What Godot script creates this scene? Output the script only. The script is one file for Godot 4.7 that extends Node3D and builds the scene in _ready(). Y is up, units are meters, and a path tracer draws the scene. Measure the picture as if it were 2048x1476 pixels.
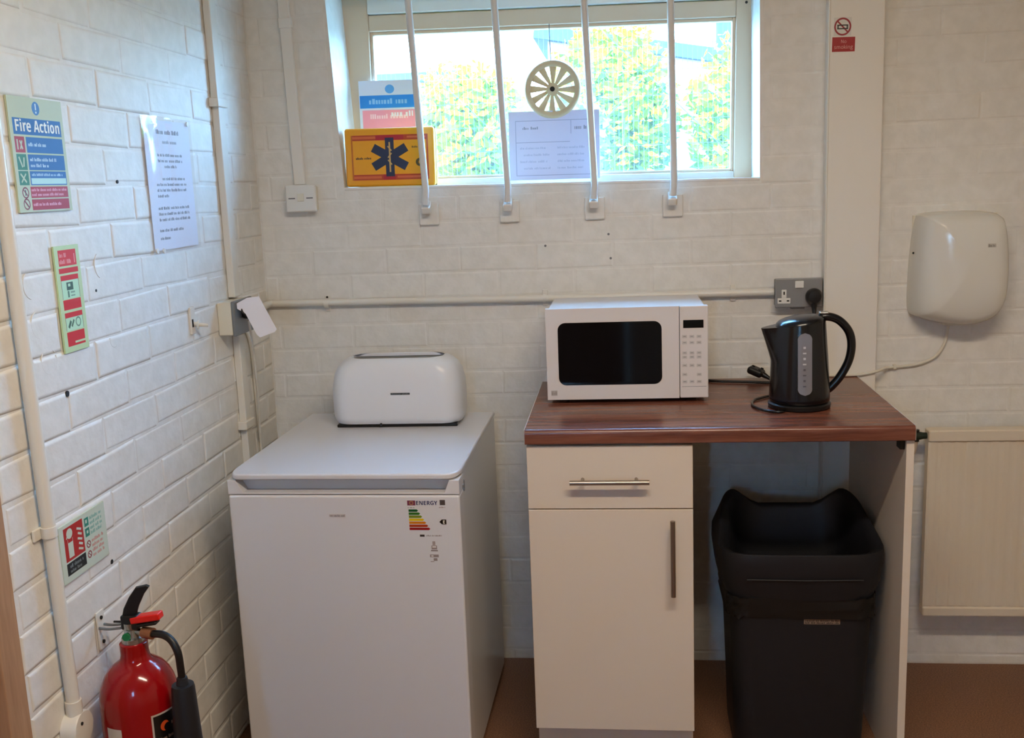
extends Node3D

const XL := 0.045          # inner face of the left wall
const SKY_E := 5.9
const SUN_E := 11.0
const LAMP_E := 3.9
const CEIL := 2.55

var M := {}
var used := {}
var rng := RandomNumberGenerator.new()

# ------------------------------------------------------------------ mesh building
class MB:
	var pos := PackedVector3Array()
	var nrm := PackedVector3Array()
	var uvs := PackedVector2Array()
	var xf := Transform3D.IDENTITY
	var uvmode := 0
	func tri(a: Vector3, b: Vector3, c: Vector3, na: Vector3, nb: Vector3, nc: Vector3, ua := Vector2.ZERO, ub := Vector2.ZERO, uc := Vector2.ZERO) -> void:
		if uvmode == 1:
			ua = Vector2(a.x, a.z + a.y); ub = Vector2(b.x, b.z + b.y); uc = Vector2(c.x, c.z + c.y)
		pos.append(xf * a); pos.append(xf * b); pos.append(xf * c)
		nrm.append((xf.basis * na).normalized()); nrm.append((xf.basis * nb).normalized()); nrm.append((xf.basis * nc).normalized())
		uvs.append(ua); uvs.append(ub); uvs.append(uc)
	func quad(a: Vector3, b: Vector3, c: Vector3, d: Vector3, na: Vector3, nb: Vector3, nc: Vector3, nd: Vector3) -> void:
		tri(a, b, c, na, nb, nc); tri(a, c, d, na, nc, nd)
	func fquad(a: Vector3, b: Vector3, c: Vector3, d: Vector3) -> void:
		var n := (b - a).cross(d - a).normalized()
		quad(a, b, c, d, n, n, n, n)
	# turn a closed shape outwards (counter-clockwise seen from outside, here), normals to match
	func close(start: int) -> void:
		var vol := 0.0
		for i in range(start, pos.size(), 3):
			vol += pos[i].dot(pos[i + 1].cross(pos[i + 2]))
		if vol < 0.0:
			for i in range(start, pos.size(), 3):
				var t := pos[i + 1]; pos[i + 1] = pos[i + 2]; pos[i + 2] = t
				var n := nrm[i + 1]; nrm[i + 1] = nrm[i + 2]; nrm[i + 2] = n
				var u := uvs[i + 1]; uvs[i + 1] = uvs[i + 2]; uvs[i + 2] = u
		for i in range(start, pos.size(), 3):
			var f := (pos[i + 1] - pos[i]).cross(pos[i + 2] - pos[i])
			for k in 3:
				if nrm[i + k].dot(f) < 0.0:
					nrm[i + k] = -nrm[i + k]
	func mesh() -> ArrayMesh:
		var p := PackedVector3Array(); var n := PackedVector3Array(); var u := PackedVector2Array()
		p.resize(pos.size()); n.resize(pos.size()); u.resize(pos.size())
		for i in range(0, pos.size(), 3):
			p[i] = pos[i]; p[i + 1] = pos[i + 2]; p[i + 2] = pos[i + 1]
			n[i] = nrm[i]; n[i + 1] = nrm[i + 2]; n[i + 2] = nrm[i + 1]
			u[i] = uvs[i]; u[i + 1] = uvs[i + 2]; u[i + 2] = uvs[i + 1]
		var a := []
		a.resize(Mesh.ARRAY_MAX)
		a[Mesh.ARRAY_VERTEX] = p; a[Mesh.ARRAY_NORMAL] = n; a[Mesh.ARRAY_TEX_UV] = u
		var am := ArrayMesh.new()
		am.add_surface_from_arrays(Mesh.PRIMITIVE_TRIANGLES, a)
		return am

func rb(m: MB, c: Vector3, s: Vector3, r := 0.003, n := 2) -> MB:
	var st := m.pos.size()
	var h := s * 0.5
	r = minf(r, minf(h.x, minf(h.y, h.z)) * 0.999)
	for ax in 3:
		var u := (ax + 1) % 3
		var v := (ax + 2) % 3
		for sg in [-1.0, 1.0]:
			var us := []
			var vs := []
			for k in n + 1:
				us.append(-h[u] + r * k / n); vs.append(-h[v] + r * k / n)
			for k in n + 1:
				us.append(h[u] - r + r * k / n); vs.append(h[v] - r + r * k / n)
			var P := []
			var N := []
			for i in us.size():
				var pr := []
				var nr := []
				for j in vs.size():
					var p := Vector3.ZERO
					p[ax] = sg * h[ax]; p[u] = us[i]; p[v] = vs[j]
					var q := p.clamp(-h + Vector3(r, r, r), h - Vector3(r, r, r))
					var nn := (p - q).normalized()
					pr.append(c + q + nn * r); nr.append(nn)
				P.append(pr); N.append(nr)
			for i in us.size() - 1:
				for j in vs.size() - 1:
					if absf(us[i + 1] - us[i]) < 1e-7 or absf(vs[j + 1] - vs[j]) < 1e-7: continue
					m.quad(P[i][j], P[i + 1][j], P[i + 1][j + 1], P[i][j + 1], N[i][j], N[i + 1][j], N[i + 1][j + 1], N[i][j + 1])
	fixwind(m, st)
	return m

# orient each triangle by its own normals (for shapes with trustworthy normals)
func fixwind(m: MB, st: int) -> void:
	for i in range(st, m.pos.size(), 3):
		var f := (m.pos[i + 1] - m.pos[i]).cross(m.pos[i + 2] - m.pos[i])
		if f.dot(m.nrm[i] + m.nrm[i + 1] + m.nrm[i + 2]) < 0.0:
			var t := m.pos[i + 1]; m.pos[i + 1] = m.pos[i + 2]; m.pos[i + 2] = t
			var n := m.nrm[i + 1]; m.nrm[i + 1] = m.nrm[i + 2]; m.nrm[i + 2] = n
			var u := m.uvs[i + 1]; m.uvs[i + 1] = m.uvs[i + 2]; m.uvs[i + 2] = u

func box(a: Vector3, b: Vector3, r := 0.003, n := 2) -> MB:
	return rb(MB.new(), (a + b) * 0.5, (b - a).abs(), r, n)

func addbox(m: MB, a: Vector3, b: Vector3, r := 0.002, n := 1) -> MB:
	return rb(m, (a + b) * 0.5, (b - a).abs(), r, n)

func skin(m: MB, rings: Array, cap0 := true, cap1 := true) -> MB:
	var st := m.pos.size()
	var R := rings.size()
	var n: int = rings[0].size()
	var N := []
	for i in R:
		var row := []
		for j in n:
			var e: Vector3 = rings[i][(j + 1) % n] - rings[i][(j + n - 1) % n]
			var f: Vector3 = rings[mini(i + 1, R - 1)][j] - rings[maxi(i - 1, 0)][j]
			row.append(e.cross(f).normalized())
		N.append(row)
	for i in R - 1:
		for j in n:
			var k := (j + 1) % n
			m.quad(rings[i][j], rings[i][k], rings[i + 1][k], rings[i + 1][j], N[i][j], N[i][k], N[i + 1][k], N[i + 1][j])
	for e in 2:
		if (e == 0 and not cap0) or (e == 1 and not cap1): continue
		var ring: Array = rings[0] if e == 0 else rings[R - 1]
		var c := Vector3.ZERO
		for q in ring: c += q
		c /= n
		var nn: Vector3 = (ring[1] - ring[0]).cross(c - ring[0]).normalized()
		if e == 1: nn = nn
		for j in n:
			var k := (j + 1) % n
			if e == 0: m.tri(ring[k], ring[j], c, nn, nn, nn)
			else: m.tri(ring[j], ring[k], c, nn, nn, nn)
	m.close(st)
	return m

func lathe(m: MB, prof: Array, seg := 24) -> MB:
	# prof: Vector2(radius, y), bottom to top
	var st := m.pos.size()
	var P := prof.size()
	var fn := []
	for i in P - 1:
		var d: Vector2 = prof[i + 1] - prof[i]
		fn.append(Vector2(d.y, -d.x).normalized())
	for i in P - 1:
		var n0: Vector2 = fn[i]
		var n1: Vector2 = fn[i]
		if i > 0 and fn[i - 1].dot(fn[i]) > 0.7: n0 = (fn[i - 1] + fn[i]).normalized()
		if i < P - 2 and fn[i + 1].dot(fn[i]) > 0.7: n1 = (fn[i + 1] + fn[i]).normalized()
		for k in seg:
			var a0 := TAU * k / seg
			var a1 := TAU * (k + 1) / seg
			var d0 := Vector3(cos(a0), 0, sin(a0))
			var d1 := Vector3(cos(a1), 0, sin(a1))
			var up := Vector3.UP
			var A: Vector3 = d0 * prof[i].x + up * prof[i].y
			var B: Vector3 = d1 * prof[i].x + up * prof[i].y
			var C: Vector3 = d1 * prof[i + 1].x + up * prof[i + 1].y
			var D: Vector3 = d0 * prof[i + 1].x + up * prof[i + 1].y
			m.quad(A, B, C, D, d0 * n0.x + up * n0.y, d1 * n0.x + up * n0.y, d1 * n1.x + up * n1.y, d0 * n1.x + up * n1.y)
	m.close(st)
	return m

func smooth_path(pts: Array, n := 6) -> Array:
	var out := []
	for i in pts.size() - 1:
		var p0: Vector3 = pts[maxi(i - 1, 0)]
		var p1: Vector3 = pts[i]
		var p2: Vector3 = pts[i + 1]
		var p3: Vector3 = pts[mini(i + 2, pts.size() - 1)]
		for k in n:
			out.append(p1.cubic_interpolate(p2, p0, p3, float(k) / n))
	out.append(pts[pts.size() - 1])
	return out

# tube of elliptic section: r across, r2 along the second axis
func tube(m: MB, pts: Array, r, seg := 10, flat := 1.0, ref := Vector3.ZERO) -> MB:
	var rings := []
	var up := ref
	var n := pts.size()
	for i in n:
		var t: Vector3 = (pts[mini(i + 1, n - 1)] - pts[maxi(i - 1, 0)]).normalized()
		if up == Vector3.ZERO:
			up = Vector3.UP if absf(t.y) < 0.9 else Vector3.RIGHT
		var s := t.cross(up).normalized()
		up = s.cross(t).normalized()
		var rad: float = r[i] if r is Array else r
		var ring := []
		for k in seg:
			var a := TAU * k / seg
			ring.append(pts[i] + (s * cos(a) + up * sin(a) * flat) * rad)
		rings.append(ring)
	return skin(m, rings)

func prism(m: MB, poly: PackedVector2Array, z0: float, z1: float, bev := 0.0) -> MB:
	var st := m.pos.size()
	var n := poly.size()
	var inner := poly
	if bev > 0.0:
		inner = inset(poly, bev)
	var idx := Geometry2D.triangulate_polygon(inner)
	for side in 2:
		var z := z0 if side == 0 else z1
		var nn := Vector3(0, 0, -1.0 if side == 0 else 1.0)
		for i in range(0, idx.size(), 3):
			var a := inner[idx[i]]; var b := inner[idx[i + 1]]; var c := inner[idx[i + 2]]
			m.tri(Vector3(a.x, a.y, z), Vector3(b.x, b.y, z), Vector3(c.x, c.y, z), nn, nn, nn)
	var cw := Geometry2D.is_polygon_clockwise(poly)
	var en := []
	for i in n:
		var d := (poly[(i + 1) % n] - poly[i]).normalized()
		en.append(Vector2(d.y, -d.x) if not cw else Vector2(-d.y, d.x))
	for i in n:
		var k := (i + 1) % n
		var na: Vector2 = en[i]
		var nb: Vector2 = en[i]
		if en[(i + n - 1) % n].dot(en[i]) > 0.75: na = (en[(i + n - 1) % n] + en[i]).normalized()
		if en[k].dot(en[i]) > 0.75: nb = (en[k] + en[i]).normalized()
		var A := Vector3(na.x, na.y, 0); var B := Vector3(nb.x, nb.y, 0)
		var zz0 := z0 + bev; var zz1 := z1 - bev
		m.quad(Vector3(poly[i].x, poly[i].y, zz0), Vector3(poly[k].x, poly[k].y, zz0), Vector3(poly[k].x, poly[k].y, zz1), Vector3(poly[i].x, poly[i].y, zz1), A, B, B, A)
		if bev > 0.0:
			var f := Vector3(0, 0, 1)
			m.quad(Vector3(poly[i].x, poly[i].y, zz1), Vector3(poly[k].x, poly[k].y, zz1), Vector3(inner[k].x, inner[k].y, z1), Vector3(inner[i].x, inner[i].y, z1), A, B, (B * 0.3 + f).normalized(), (A * 0.3 + f).normalized())
			m.quad(Vector3(poly[i].x, poly[i].y, zz0), Vector3(poly[k].x, poly[k].y, zz0), Vector3(inner[k].x, inner[k].y, z0), Vector3(inner[i].x, inner[i].y, z0), A, B, (B * 0.3 - f).normalized(), (A * 0.3 - f).normalized())
	fixwind(m, st)
	return m

func inset(poly: PackedVector2Array, d: float) -> PackedVector2Array:
	var out := PackedVector2Array()
	var n := poly.size()
	var cw := Geometry2D.is_polygon_clockwise(poly)
	for i in n:
		var e0 := (poly[i] - poly[(i + n - 1) % n]).normalized()
		var e1 := (poly[(i + 1) % n] - poly[i]).normalized()
		var n0 := Vector2(-e0.y, e0.x)
		var n1 := Vector2(-e1.y, e1.x)
		if cw: n0 = -n0; n1 = -n1
		var b := (n0 + n1)
		var k := b.length()
		if k < 0.2: out.append(poly[i] + n0 * d)
		else:
			b /= k
			out.append(poly[i] + b * d / maxf(b.dot(n0), 0.35))
	return out

func rrect(w: float, h: float, r: float, n := 5, c := Vector2.ZERO) -> PackedVector2Array:
	var out := PackedVector2Array()
	for q in 4:
		var cx := (w * 0.5 - r) * (1.0 if q == 0 or q == 3 else -1.0)
		var cy := (h * 0.5 - r) * (1.0 if q < 2 else -1.0)
		for k in n + 1:
			var a := PI * 0.5 * q + PI * 0.5 * k / n
			out.append(c + Vector2(cx + cos(a) * r, cy + sin(a) * r))
	return out

func ring3(poly: PackedVector2Array, f: Callable) -> Array:
	var out := []
	for p in poly: out.append(f.call(p))
	return out

# thin printed plate lying in XY, facing +z, the picture on its front face
func plate(w: float, h: float, t: float) -> MB:
	var m := MB.new()
	var x := w * 0.5; var y := h * 0.5
	var f := Vector3(0, 0, 1)
	m.tri(Vector3(-x, -y, t), Vector3(x, -y, t), Vector3(x, y, t), f, f, f, Vector2(0, 1), Vector2(1, 1), Vector2(1, 0))
	m.tri(Vector3(-x, -y, t), Vector3(x, y, t), Vector3(-x, y, t), f, f, f, Vector2(0, 1), Vector2(1, 0), Vector2(0, 0))
	var c := [Vector2(-x, -y), Vector2(x, -y), Vector2(x, y), Vector2(-x, y)]
	var e := Vector2(0.004, 0.004)
	for i in 4:
		var a: Vector2 = c[i]; var b: Vector2 = c[(i + 1) % 4]
		var A := Vector3(a.x, a.y, 0); var B := Vector3(b.x, b.y, 0); var C := Vector3(b.x, b.y, t); var D := Vector3(a.x, a.y, t)
		var n := (B - A).cross(D - A).normalized()
		m.tri(A, B, C, n, n, n, e, e, e); m.tri(A, C, D, n, n, n, e, e, e)
	m.tri(Vector3(-x, -y, 0), Vector3(x, y, 0), Vector3(x, -y, 0), -f, -f, -f, e, e, e)
	m.tri(Vector3(-x, -y, 0), Vector3(-x, y, 0), Vector3(x, y, 0), -f, -f, -f, e, e, e)
	return m

# ------------------------------------------------------------------ nodes
func numbered(called: String) -> String:
	if not used.has(called):
		used[called] = 0
		return called
	used[called] += 1
	return "%s_%03d" % [called, used[called]]

func obj(called: String, m, mat: Material, parent: Node3D, label := "") -> MeshInstance3D:
	var o := MeshInstance3D.new()
	o.name = called
	o.mesh = m.mesh() if m is MB else m
	o.material_override = mat
	o.cast_shadow = GeometryInstance3D.SHADOW_CASTING_SETTING_ON
	parent.add_child(o, true)
	if label: o.set_meta("label", label)
	return o

func thing(called: String, label: String, category: String, at := Vector3.ZERO, group := "") -> Node3D:
	var o := Node3D.new()
	o.name = numbered(called)
	add_child(o)
	o.position = at
	o.set_meta("label", label); o.set_meta("category", category)
	if group: o.set_meta("group", group)
	return o

func struct_root(called: String, at := Vector3.ZERO, label := "") -> Node3D:
	var o := Node3D.new()
	o.name = called
	add_child(o)
	o.position = at
	o.set_meta("kind", "structure")
	if label: o.set_meta("label", label)
	return o

func text(parent: Node3D, s: String, height: float, at: Vector3, mat: Material, called := "lettering", bold := false) -> MeshInstance3D:
	var t := TextMesh.new()
	var f := SystemFont.new()
	f.font_names = PackedStringArray(["Droid Sans"])
	f.font_weight = 700 if bold else 400
	t.font = f
	t.text = s
	t.font_size = 64
	t.pixel_size = height / 46.0
	t.depth = 0.0004
	t.material = mat
	var o := obj(called, t, mat, parent)
	o.position = at
	return o

# ------------------------------------------------------------------ materials
func mat(c: Color, rough := 0.6, metal := 0.0) -> StandardMaterial3D:
	var m := StandardMaterial3D.new()
	m.albedo_color = c
	m.roughness = rough
	m.metallic = metal
	return m

func noise_img(freq: float, oct: int, sz := 512, sd := 1) -> Image:
	var n := FastNoiseLite.new()
	n.seed = sd; n.frequency = freq; n.fractal_octaves = oct
	n.noise_type = FastNoiseLite.TYPE_SIMPLEX_SMOOTH
	return n.get_seamless_image(sz, sz)

func bump(m: StandardMaterial3D, img: Image, strength: float, tile: float) -> void:
	var b := img.duplicate()
	b.bump_map_to_normal_map(strength)
	m.normal_enabled = true
	m.normal_texture = ImageTexture.create_from_image(b)
	m.uv1_triplanar = true; m.uv1_world_triplanar = true
	m.uv1_scale = Vector3.ONE * tile

func tint_tex(img: Image, a: Color, b: Color) -> ImageTexture:
	var o := Image.create(img.get_width(), img.get_height(), false, Image.FORMAT_RGB8)
	for y in img.get_height():
		for x in img.get_width():
			var v := clampf((img.get_pixel(x, y).r - 0.5) * 1.6 + 0.5, 0.0, 1.0)
			o.set_pixel(x, y, a.lerp(b, v))
	return ImageTexture.create_from_image(o)

func printed(img: Image, rough := 0.45) -> StandardMaterial3D:
	var m := mat(Color.WHITE, rough)
	m.albedo_texture = ImageTexture.create_from_image(img)
	return m

# drawing on images
func rect(i: Image, x: float, y: float, w: float, h: float, c: Color) -> void:
	i.fill_rect(Rect2i(roundi(x), roundi(y), roundi(w), roundi(h)), c)

func polyfill(i: Image, pts: PackedVector2Array, c: Color) -> void:
	var lo := pts[0]; var hi := pts[0]
	for p in pts: lo = lo.min(p); hi = hi.max(p)
	for y in range(maxi(0, int(lo.y)), mini(i.get_height(), int(hi.y) + 2)):
		for x in range(maxi(0, int(lo.x)), mini(i.get_width(), int(hi.x) + 2)):
			if Geometry2D.is_point_in_polygon(Vector2(x + 0.5, y + 0.5), pts): i.set_pixel(x, y, c)

func disc(i: Image, cx: float, cy: float, r: float, c: Color, r0 := -1.0, ry := 1.0) -> void:
	for y in range(maxi(0, int(cy - r * ry - 1)), mini(i.get_height(), int(cy + r * ry + 2))):
		for x in range(maxi(0, int(cx - r - 1)), mini(i.get_width(), int(cx + r + 2))):
			var d := Vector2(x + 0.5 - cx, (y + 0.5 - cy) / ry).length()
			if d <= r and d >= r0: i.set_pixel(x, y, c)

func stroke(i: Image, a: Vector2, b: Vector2, w: float, c: Color) -> void:
	var d := (b - a).normalized(); var n := Vector2(-d.y, d.x) * w * 0.5
	polyfill(i, PackedVector2Array([a + n, b + n, b - n, a - n]), c)

# a line of print too small to read: word-like dashes
func print_line(i: Image, x: float, y: float, w: float, h: float, c: Color) -> void:
	var e := x
	while e < x + w - 2:
		var l := minf(rng.randf_range(h * 1.2, h * 4.5), x + w - e)
		var k := e
		while k < e + l - 1:
			var s := rng.randf_range(h * 0.25, h * 0.5)
			var up := h * (1.0 if rng.randf() < 0.3 else 0.72)
			rect(i, k, y + h - up, maxf(1, minf(s, e + l - k)), up, c)
			k += s + maxf(1.0, h * 0.16)
		e += l + h * 0.55

func make_materials() -> void:
	var fine := noise_img(0.03, 4, 512, 3)
	var coarse := noise_img(0.012, 3, 512, 8)
	var wall := mat(Color(0.90, 0.89, 0.865), 0.62)
	wall.albedo_texture = tint_tex(coarse, Color(0.97, 0.97, 0.965), Color(1.0, 1.0, 1.0))
	bump(wall, fine, 0.7, 3.0)
	M.wall = wall
	var plaster := mat(Color(0.90, 0.885, 0.85), 0.5)
	bump(plaster, coarse, 0.5, 2.0)
	M.plaster = plaster
	M.ceiling = mat(Color(0.9, 0.89, 0.86), 0.8)
	M.room = mat(Color(0.86, 0.82, 0.74), 0.7)
	var fl := mat(Color(0.56, 0.40, 0.29), 0.55)
	fl.albedo_texture = tint_tex(noise_img(0.09, 5, 512, 21), Color(0.72, 0.70, 0.68), Color(1, 1, 1))
	bump(fl, noise_img(0.12, 3, 512, 5), 2.0, 4.0)
	M.floor = fl
	M.gloss_paint = mat(Color(0.87, 0.855, 0.815), 0.3)
	M.frame_paint = mat(Color(0.82, 0.715, 0.60), 0.45)
	M.bar_paint = mat(Color(0.86, 0.86, 0.85), 0.35)
	M.appliance = mat(Color(0.82, 0.82, 0.835), 0.26)
	M.appliance_side = mat(Color(0.83, 0.835, 0.84), 0.2)
	M.toaster = mat(Color(0.86, 0.87, 0.89), 0.3)
	M.mw = mat(Color(0.84, 0.82, 0.815), 0.38)
	M.cabinet = mat(Color(0.84, 0.79, 0.73), 0.42)
	M.steel = mat(Color(0.62, 0.58, 0.54), 0.32, 1.0)
	M.galv = mat(Color(0.52, 0.53, 0.53), 0.42, 0.6)
	M.socket_grey = mat(Color(0.56, 0.56, 0.56), 0.42, 0.3)
	M.black = mat(Color(0.028, 0.028, 0.032), 0.42)
	M.black_gloss = mat(Color(0.03, 0.04, 0.06), 0.2)
	M.black_matt = mat(Color(0.065, 0.072, 0.095), 0.5)
	M.dark = mat(Color(0.05, 0.05, 0.055), 0.7)
	M.glass_black = mat(Color(0.03, 0.036, 0.055), 0.06)
	M.glass_black.metallic_specular = 0.3
	M.white_plastic = mat(Color(0.88, 0.88, 0.86), 0.35)
	M.cream_plastic = mat(Color(0.86, 0.84, 0.77), 0.38)
	M.paper = mat(Color(0.9, 0.9, 0.93), 0.7)
	M.red = mat(Color(0.56, 0.025, 0.045), 0.14)
	M.red_plastic = mat(Color(0.85, 0.10, 0.06), 0.35)
	M.brass = mat(Color(0.66, 0.44, 0.30), 0.4, 0.8)
	M.chrome = mat(Color(0.72, 0.73, 0.72), 0.25, 1.0)
	M.green = mat(Color(0.05, 0.45, 0.25), 0.4)
	M.ink = mat(Color(0.10, 0.10, 0.12), 0.6)
	M.ink_grey = mat(Color(0.45, 0.45, 0.46), 0.6)
	M.ink_white = mat(Color(0.92, 0.93, 0.92), 0.6)
	M.radiator = mat(Color(0.86, 0.81, 0.73), 0.4)
	M.dryer = mat(Color(0.86, 0.85, 0.815), 0.16)
	M.cord_white = mat(Color(0.84, 0.82, 0.76), 0.4)
	M.yellow = mat(Color(0.93, 0.64, 0.06), 0.4)
	M.vent = mat(Color(0.76, 0.64, 0.48), 0.4)
	M.vent.backlight = Color(0.30, 0.25, 0.18)
	M.valve_green = mat(Color(0.07, 0.14, 0.10), 0.5)
	# worktop: long dark walnut grain
	var g := FastNoiseLite.new()
	g.seed = 4; g.frequency = 0.02; g.fractal_octaves = 4
	var g2 := FastNoiseLite.new()
	g2.seed = 9; g2.frequency = 0.05; g2.fractal_octaves = 3
	var wi := Image.create(1024, 512, false, Image.FORMAT_RGB8)
	for y in 512:
		for x in 1024:
			var w := g.get_noise_2d(x * 0.10, y * 1.7 + 14.0 * g2.get_noise_2d(x * 0.06, y * 0.25))
			var f := g2.get_noise_2d(x * 0.18, y * 6.0)
			var v := clampf(0.5 + w * 0.75 + f * 0.28, 0.0, 1.0)
			wi.set_pixel(x, y, Color(0.36, 0.20, 0.155).lerp(Color(0.54, 0.345, 0.27), v))
	var wood := mat(Color(1, 1, 1), 0.24)
	wood.albedo_texture = ImageTexture.create_from_image(wi)
	wood.uv1_scale = Vector3(1.0, 1.5, 1.0)
	M.wood = wood
	M.edge_strip = mat(Color(0.75, 0.73, 0.72), 0.3)
	var di := Image.create(256, 256, false, Image.FORMAT_RGB8)
	for y in 256:
		for x in 256:
			var v2 := clampf(0.5 + g.get_noise_2d(x * 3.0, y * 0.2) * 0.6 + g2.get_noise_2d(x * 5.0, y * 0.4) * 0.3, 0, 1)
			di.set_pixel(x, y, Color(0.62, 0.46, 0.33).lerp(Color(0.74, 0.58, 0.44), v2))
	var dw := mat(Color.WHITE, 0.5)
	dw.albedo_texture = ImageTexture.create_from_image(di)
	dw.uv1_triplanar = true
	dw.uv1_scale = Vector3.ONE * 2.0
	M.door_wood = dw
	# outdoors
	M.leaf_a = mat(Color(0.42, 0.52, 0.09), 0.55)
	M.leaf_b = mat(Color(0.82, 0.75, 0.05), 0.55)
	M.leaf_c = mat(Color(0.32, 0.46, 0.18), 0.55)
	for k in ["leaf_a", "leaf_b", "leaf_c"]:
		M[k].backlight = Color(0.5, 0.5, 0.2)
		M[k].metallic_specular = 0.1
	M.bark = mat(Color(0.35, 0.28, 0.22), 0.8)
	M.fence = mat(Color(0.50, 0.41, 0.37), 0.75)
	M.house = mat(Color(0.58, 0.50, 0.47), 0.8)
	M.slate = mat(Color(0.16, 0.22, 0.28), 0.7)
	M.ground = mat(Color(0.38, 0.43, 0.40), 0.9)
	M.wire = mat(Color(0.42, 0.45, 0.46), 0.5, 0.5)
	var gl := mat(Color(0.93, 0.96, 0.98, 0.10), 0.0)  # whitish film mixed into the pane, imitating glare haze over the view
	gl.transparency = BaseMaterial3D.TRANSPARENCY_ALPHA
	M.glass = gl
	var gc := mat(Color(0.95, 0.97, 0.98, 0.04), 0.0)
	gc.transparency = BaseMaterial3D.TRANSPARENCY_ALPHA
	M.glass_clear = gc

# ------------------------------------------------------------------ bricks
var brick_cache := {}
func brick_mesh(w: float, h: float, variant: int, proud: float, bev: float) -> ArrayMesh:
	var key := "%d_%d_%d_%d" % [roundi(w * 1000), roundi(h * 1000), variant, roundi(proud * 10000)]
	if brick_cache.has(key): return brick_cache[key]
	var r := RandomNumberGenerator.new()
	r.seed = hash(key)
	var m := MB.new()
	var x := w * 0.5; var y := h * 0.5
	var j := func(a: float) -> float: return r.randf_range(-a, a)
	var outer := []
	var mid := []
	for c in [Vector2(-1, -1), Vector2(1, -1), Vector2(1, 1), Vector2(-1, 1)]:
		var jx: float = j.call(0.0010 + proud * 0.9); var jy: float = j.call(0.0010 + proud * 0.9)
		outer.append(Vector3(c.x * x + jx, c.y * y + jy, -proud - 0.006))
		mid.append(Vector3(c.x * (x - bev) + jx, c.y * (y - bev) + jy, j.call(0.25 * proud)))
	var f := Vector3(0, 0, 1)
	# soft-shouldered face: centre, worn shoulder, edge
	m.quad(mid[0], mid[1], mid[2], mid[3], f, f, f, f)
	for i in 4:
		var k := (i + 1) % 4
		var a: Vector3 = outer[i]; var b: Vector3 = outer[k]
		var e0 := Vector3(a.x, a.y, -proud); var e1 := Vector3(b.x, b.y, -proud)
		var dn := Vector3(b.y - a.y, a.x - b.x, 0).normalized()
		var o := (f + dn * clampf(proud * 620.0, 0.0, 1.0)).normalized()
		m.quad(e0, e1, mid[k], mid[i], o, o, f, f)
		m.quad(a, b, e1, e0, o, o, o, o)
	fixwind(m, 0)
	brick_cache[key] = m.mesh()
	return brick_cache[key]

# courses of bricks on a wall lying in local XY, facing +z
func lay_bricks(parent: Node3D, x0: float, x1: float, y0: float, y1: float, joint_y: float, pitch_y: float, joint_x: float, pitch_x: float, proud: float, bev: float, gap: float, hole: Rect2, single: Callable) -> void:
	var extra := MB.new()
	var k0 := int(floor((y0 - joint_y) / pitch_y))
	var k1 := int(ceil((y1 - joint_y) / pitch_y))
	for k in range(k0, k1):
		var ya := maxf(joint_y + k * pitch_y + gap * 0.5, y0)
		var yb := minf(joint_y + (k + 1) * pitch_y - gap * 0.5, y1)
		if yb - ya < 0.012: continue
		var off := joint_x + (pitch_x * 0.5 if posmod(k, 2) == 1 else 0.0)
		var i0 := int(floor((x0 - off) / pitch_x))
		var i1 := int(ceil((x1 - off) / pitch_x))
		for i in range(i0, i1):
			var xa := maxf(off + i * pitch_x + gap * 0.5, x0)
			var xb := minf(off + (i + 1) * pitch_x - gap * 0.5, x1)
			var pieces := [[xa, xb, ya, yb]]
			if hole.size.x > 0.0 and yb > hole.position.y and ya < hole.end.y and xb > hole.position.x and xa < hole.end.x:
				pieces = []
				if xa < hole.position.x: pieces.append([xa, hole.position.x, ya, yb])
				if xb > hole.end.x: pieces.append([hole.end.x, xb, ya, yb])
				if ya < hole.position.y - 0.012: pieces.append([maxf(xa, hole.position.x), minf(xb, hole.end.x), ya, hole.position.y])
			for p in pieces:
				if p[1] - p[0] < 0.012: continue
				var w: float = p[1] - p[0]; var h: float = p[3] - p[2]
				var c := Vector3((p[0] + p[1]) * 0.5, (p[2] + p[3]) * 0.5, rng.randf_range(-0.3, 0.3) * proud)
				var mesh := brick_mesh(snappedf(w, 0.002), snappedf(h, 0.001), rng.randi() % 4, proud, bev)
				if single.call(c):
					var o := obj("brick", mesh, M.wall, parent)
					o.position = c
				else:
					var a := mesh.surface_get_arrays(0)
					var vv: PackedVector3Array = a[Mesh.ARRAY_VERTEX]; var nn: PackedVector3Array = a[Mesh.ARRAY_NORMAL]
					for q in range(0, vv.size(), 3):
						extra.tri(vv[q] + c, vv[q + 2] + c, vv[q + 1] + c, nn[q], nn[q + 2], nn[q + 1])
	if extra.pos.size() > 0:
		var o2 := obj("brick_courses", extra, M.wall, parent)
		o2.set_meta("kind", "stuff")

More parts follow.
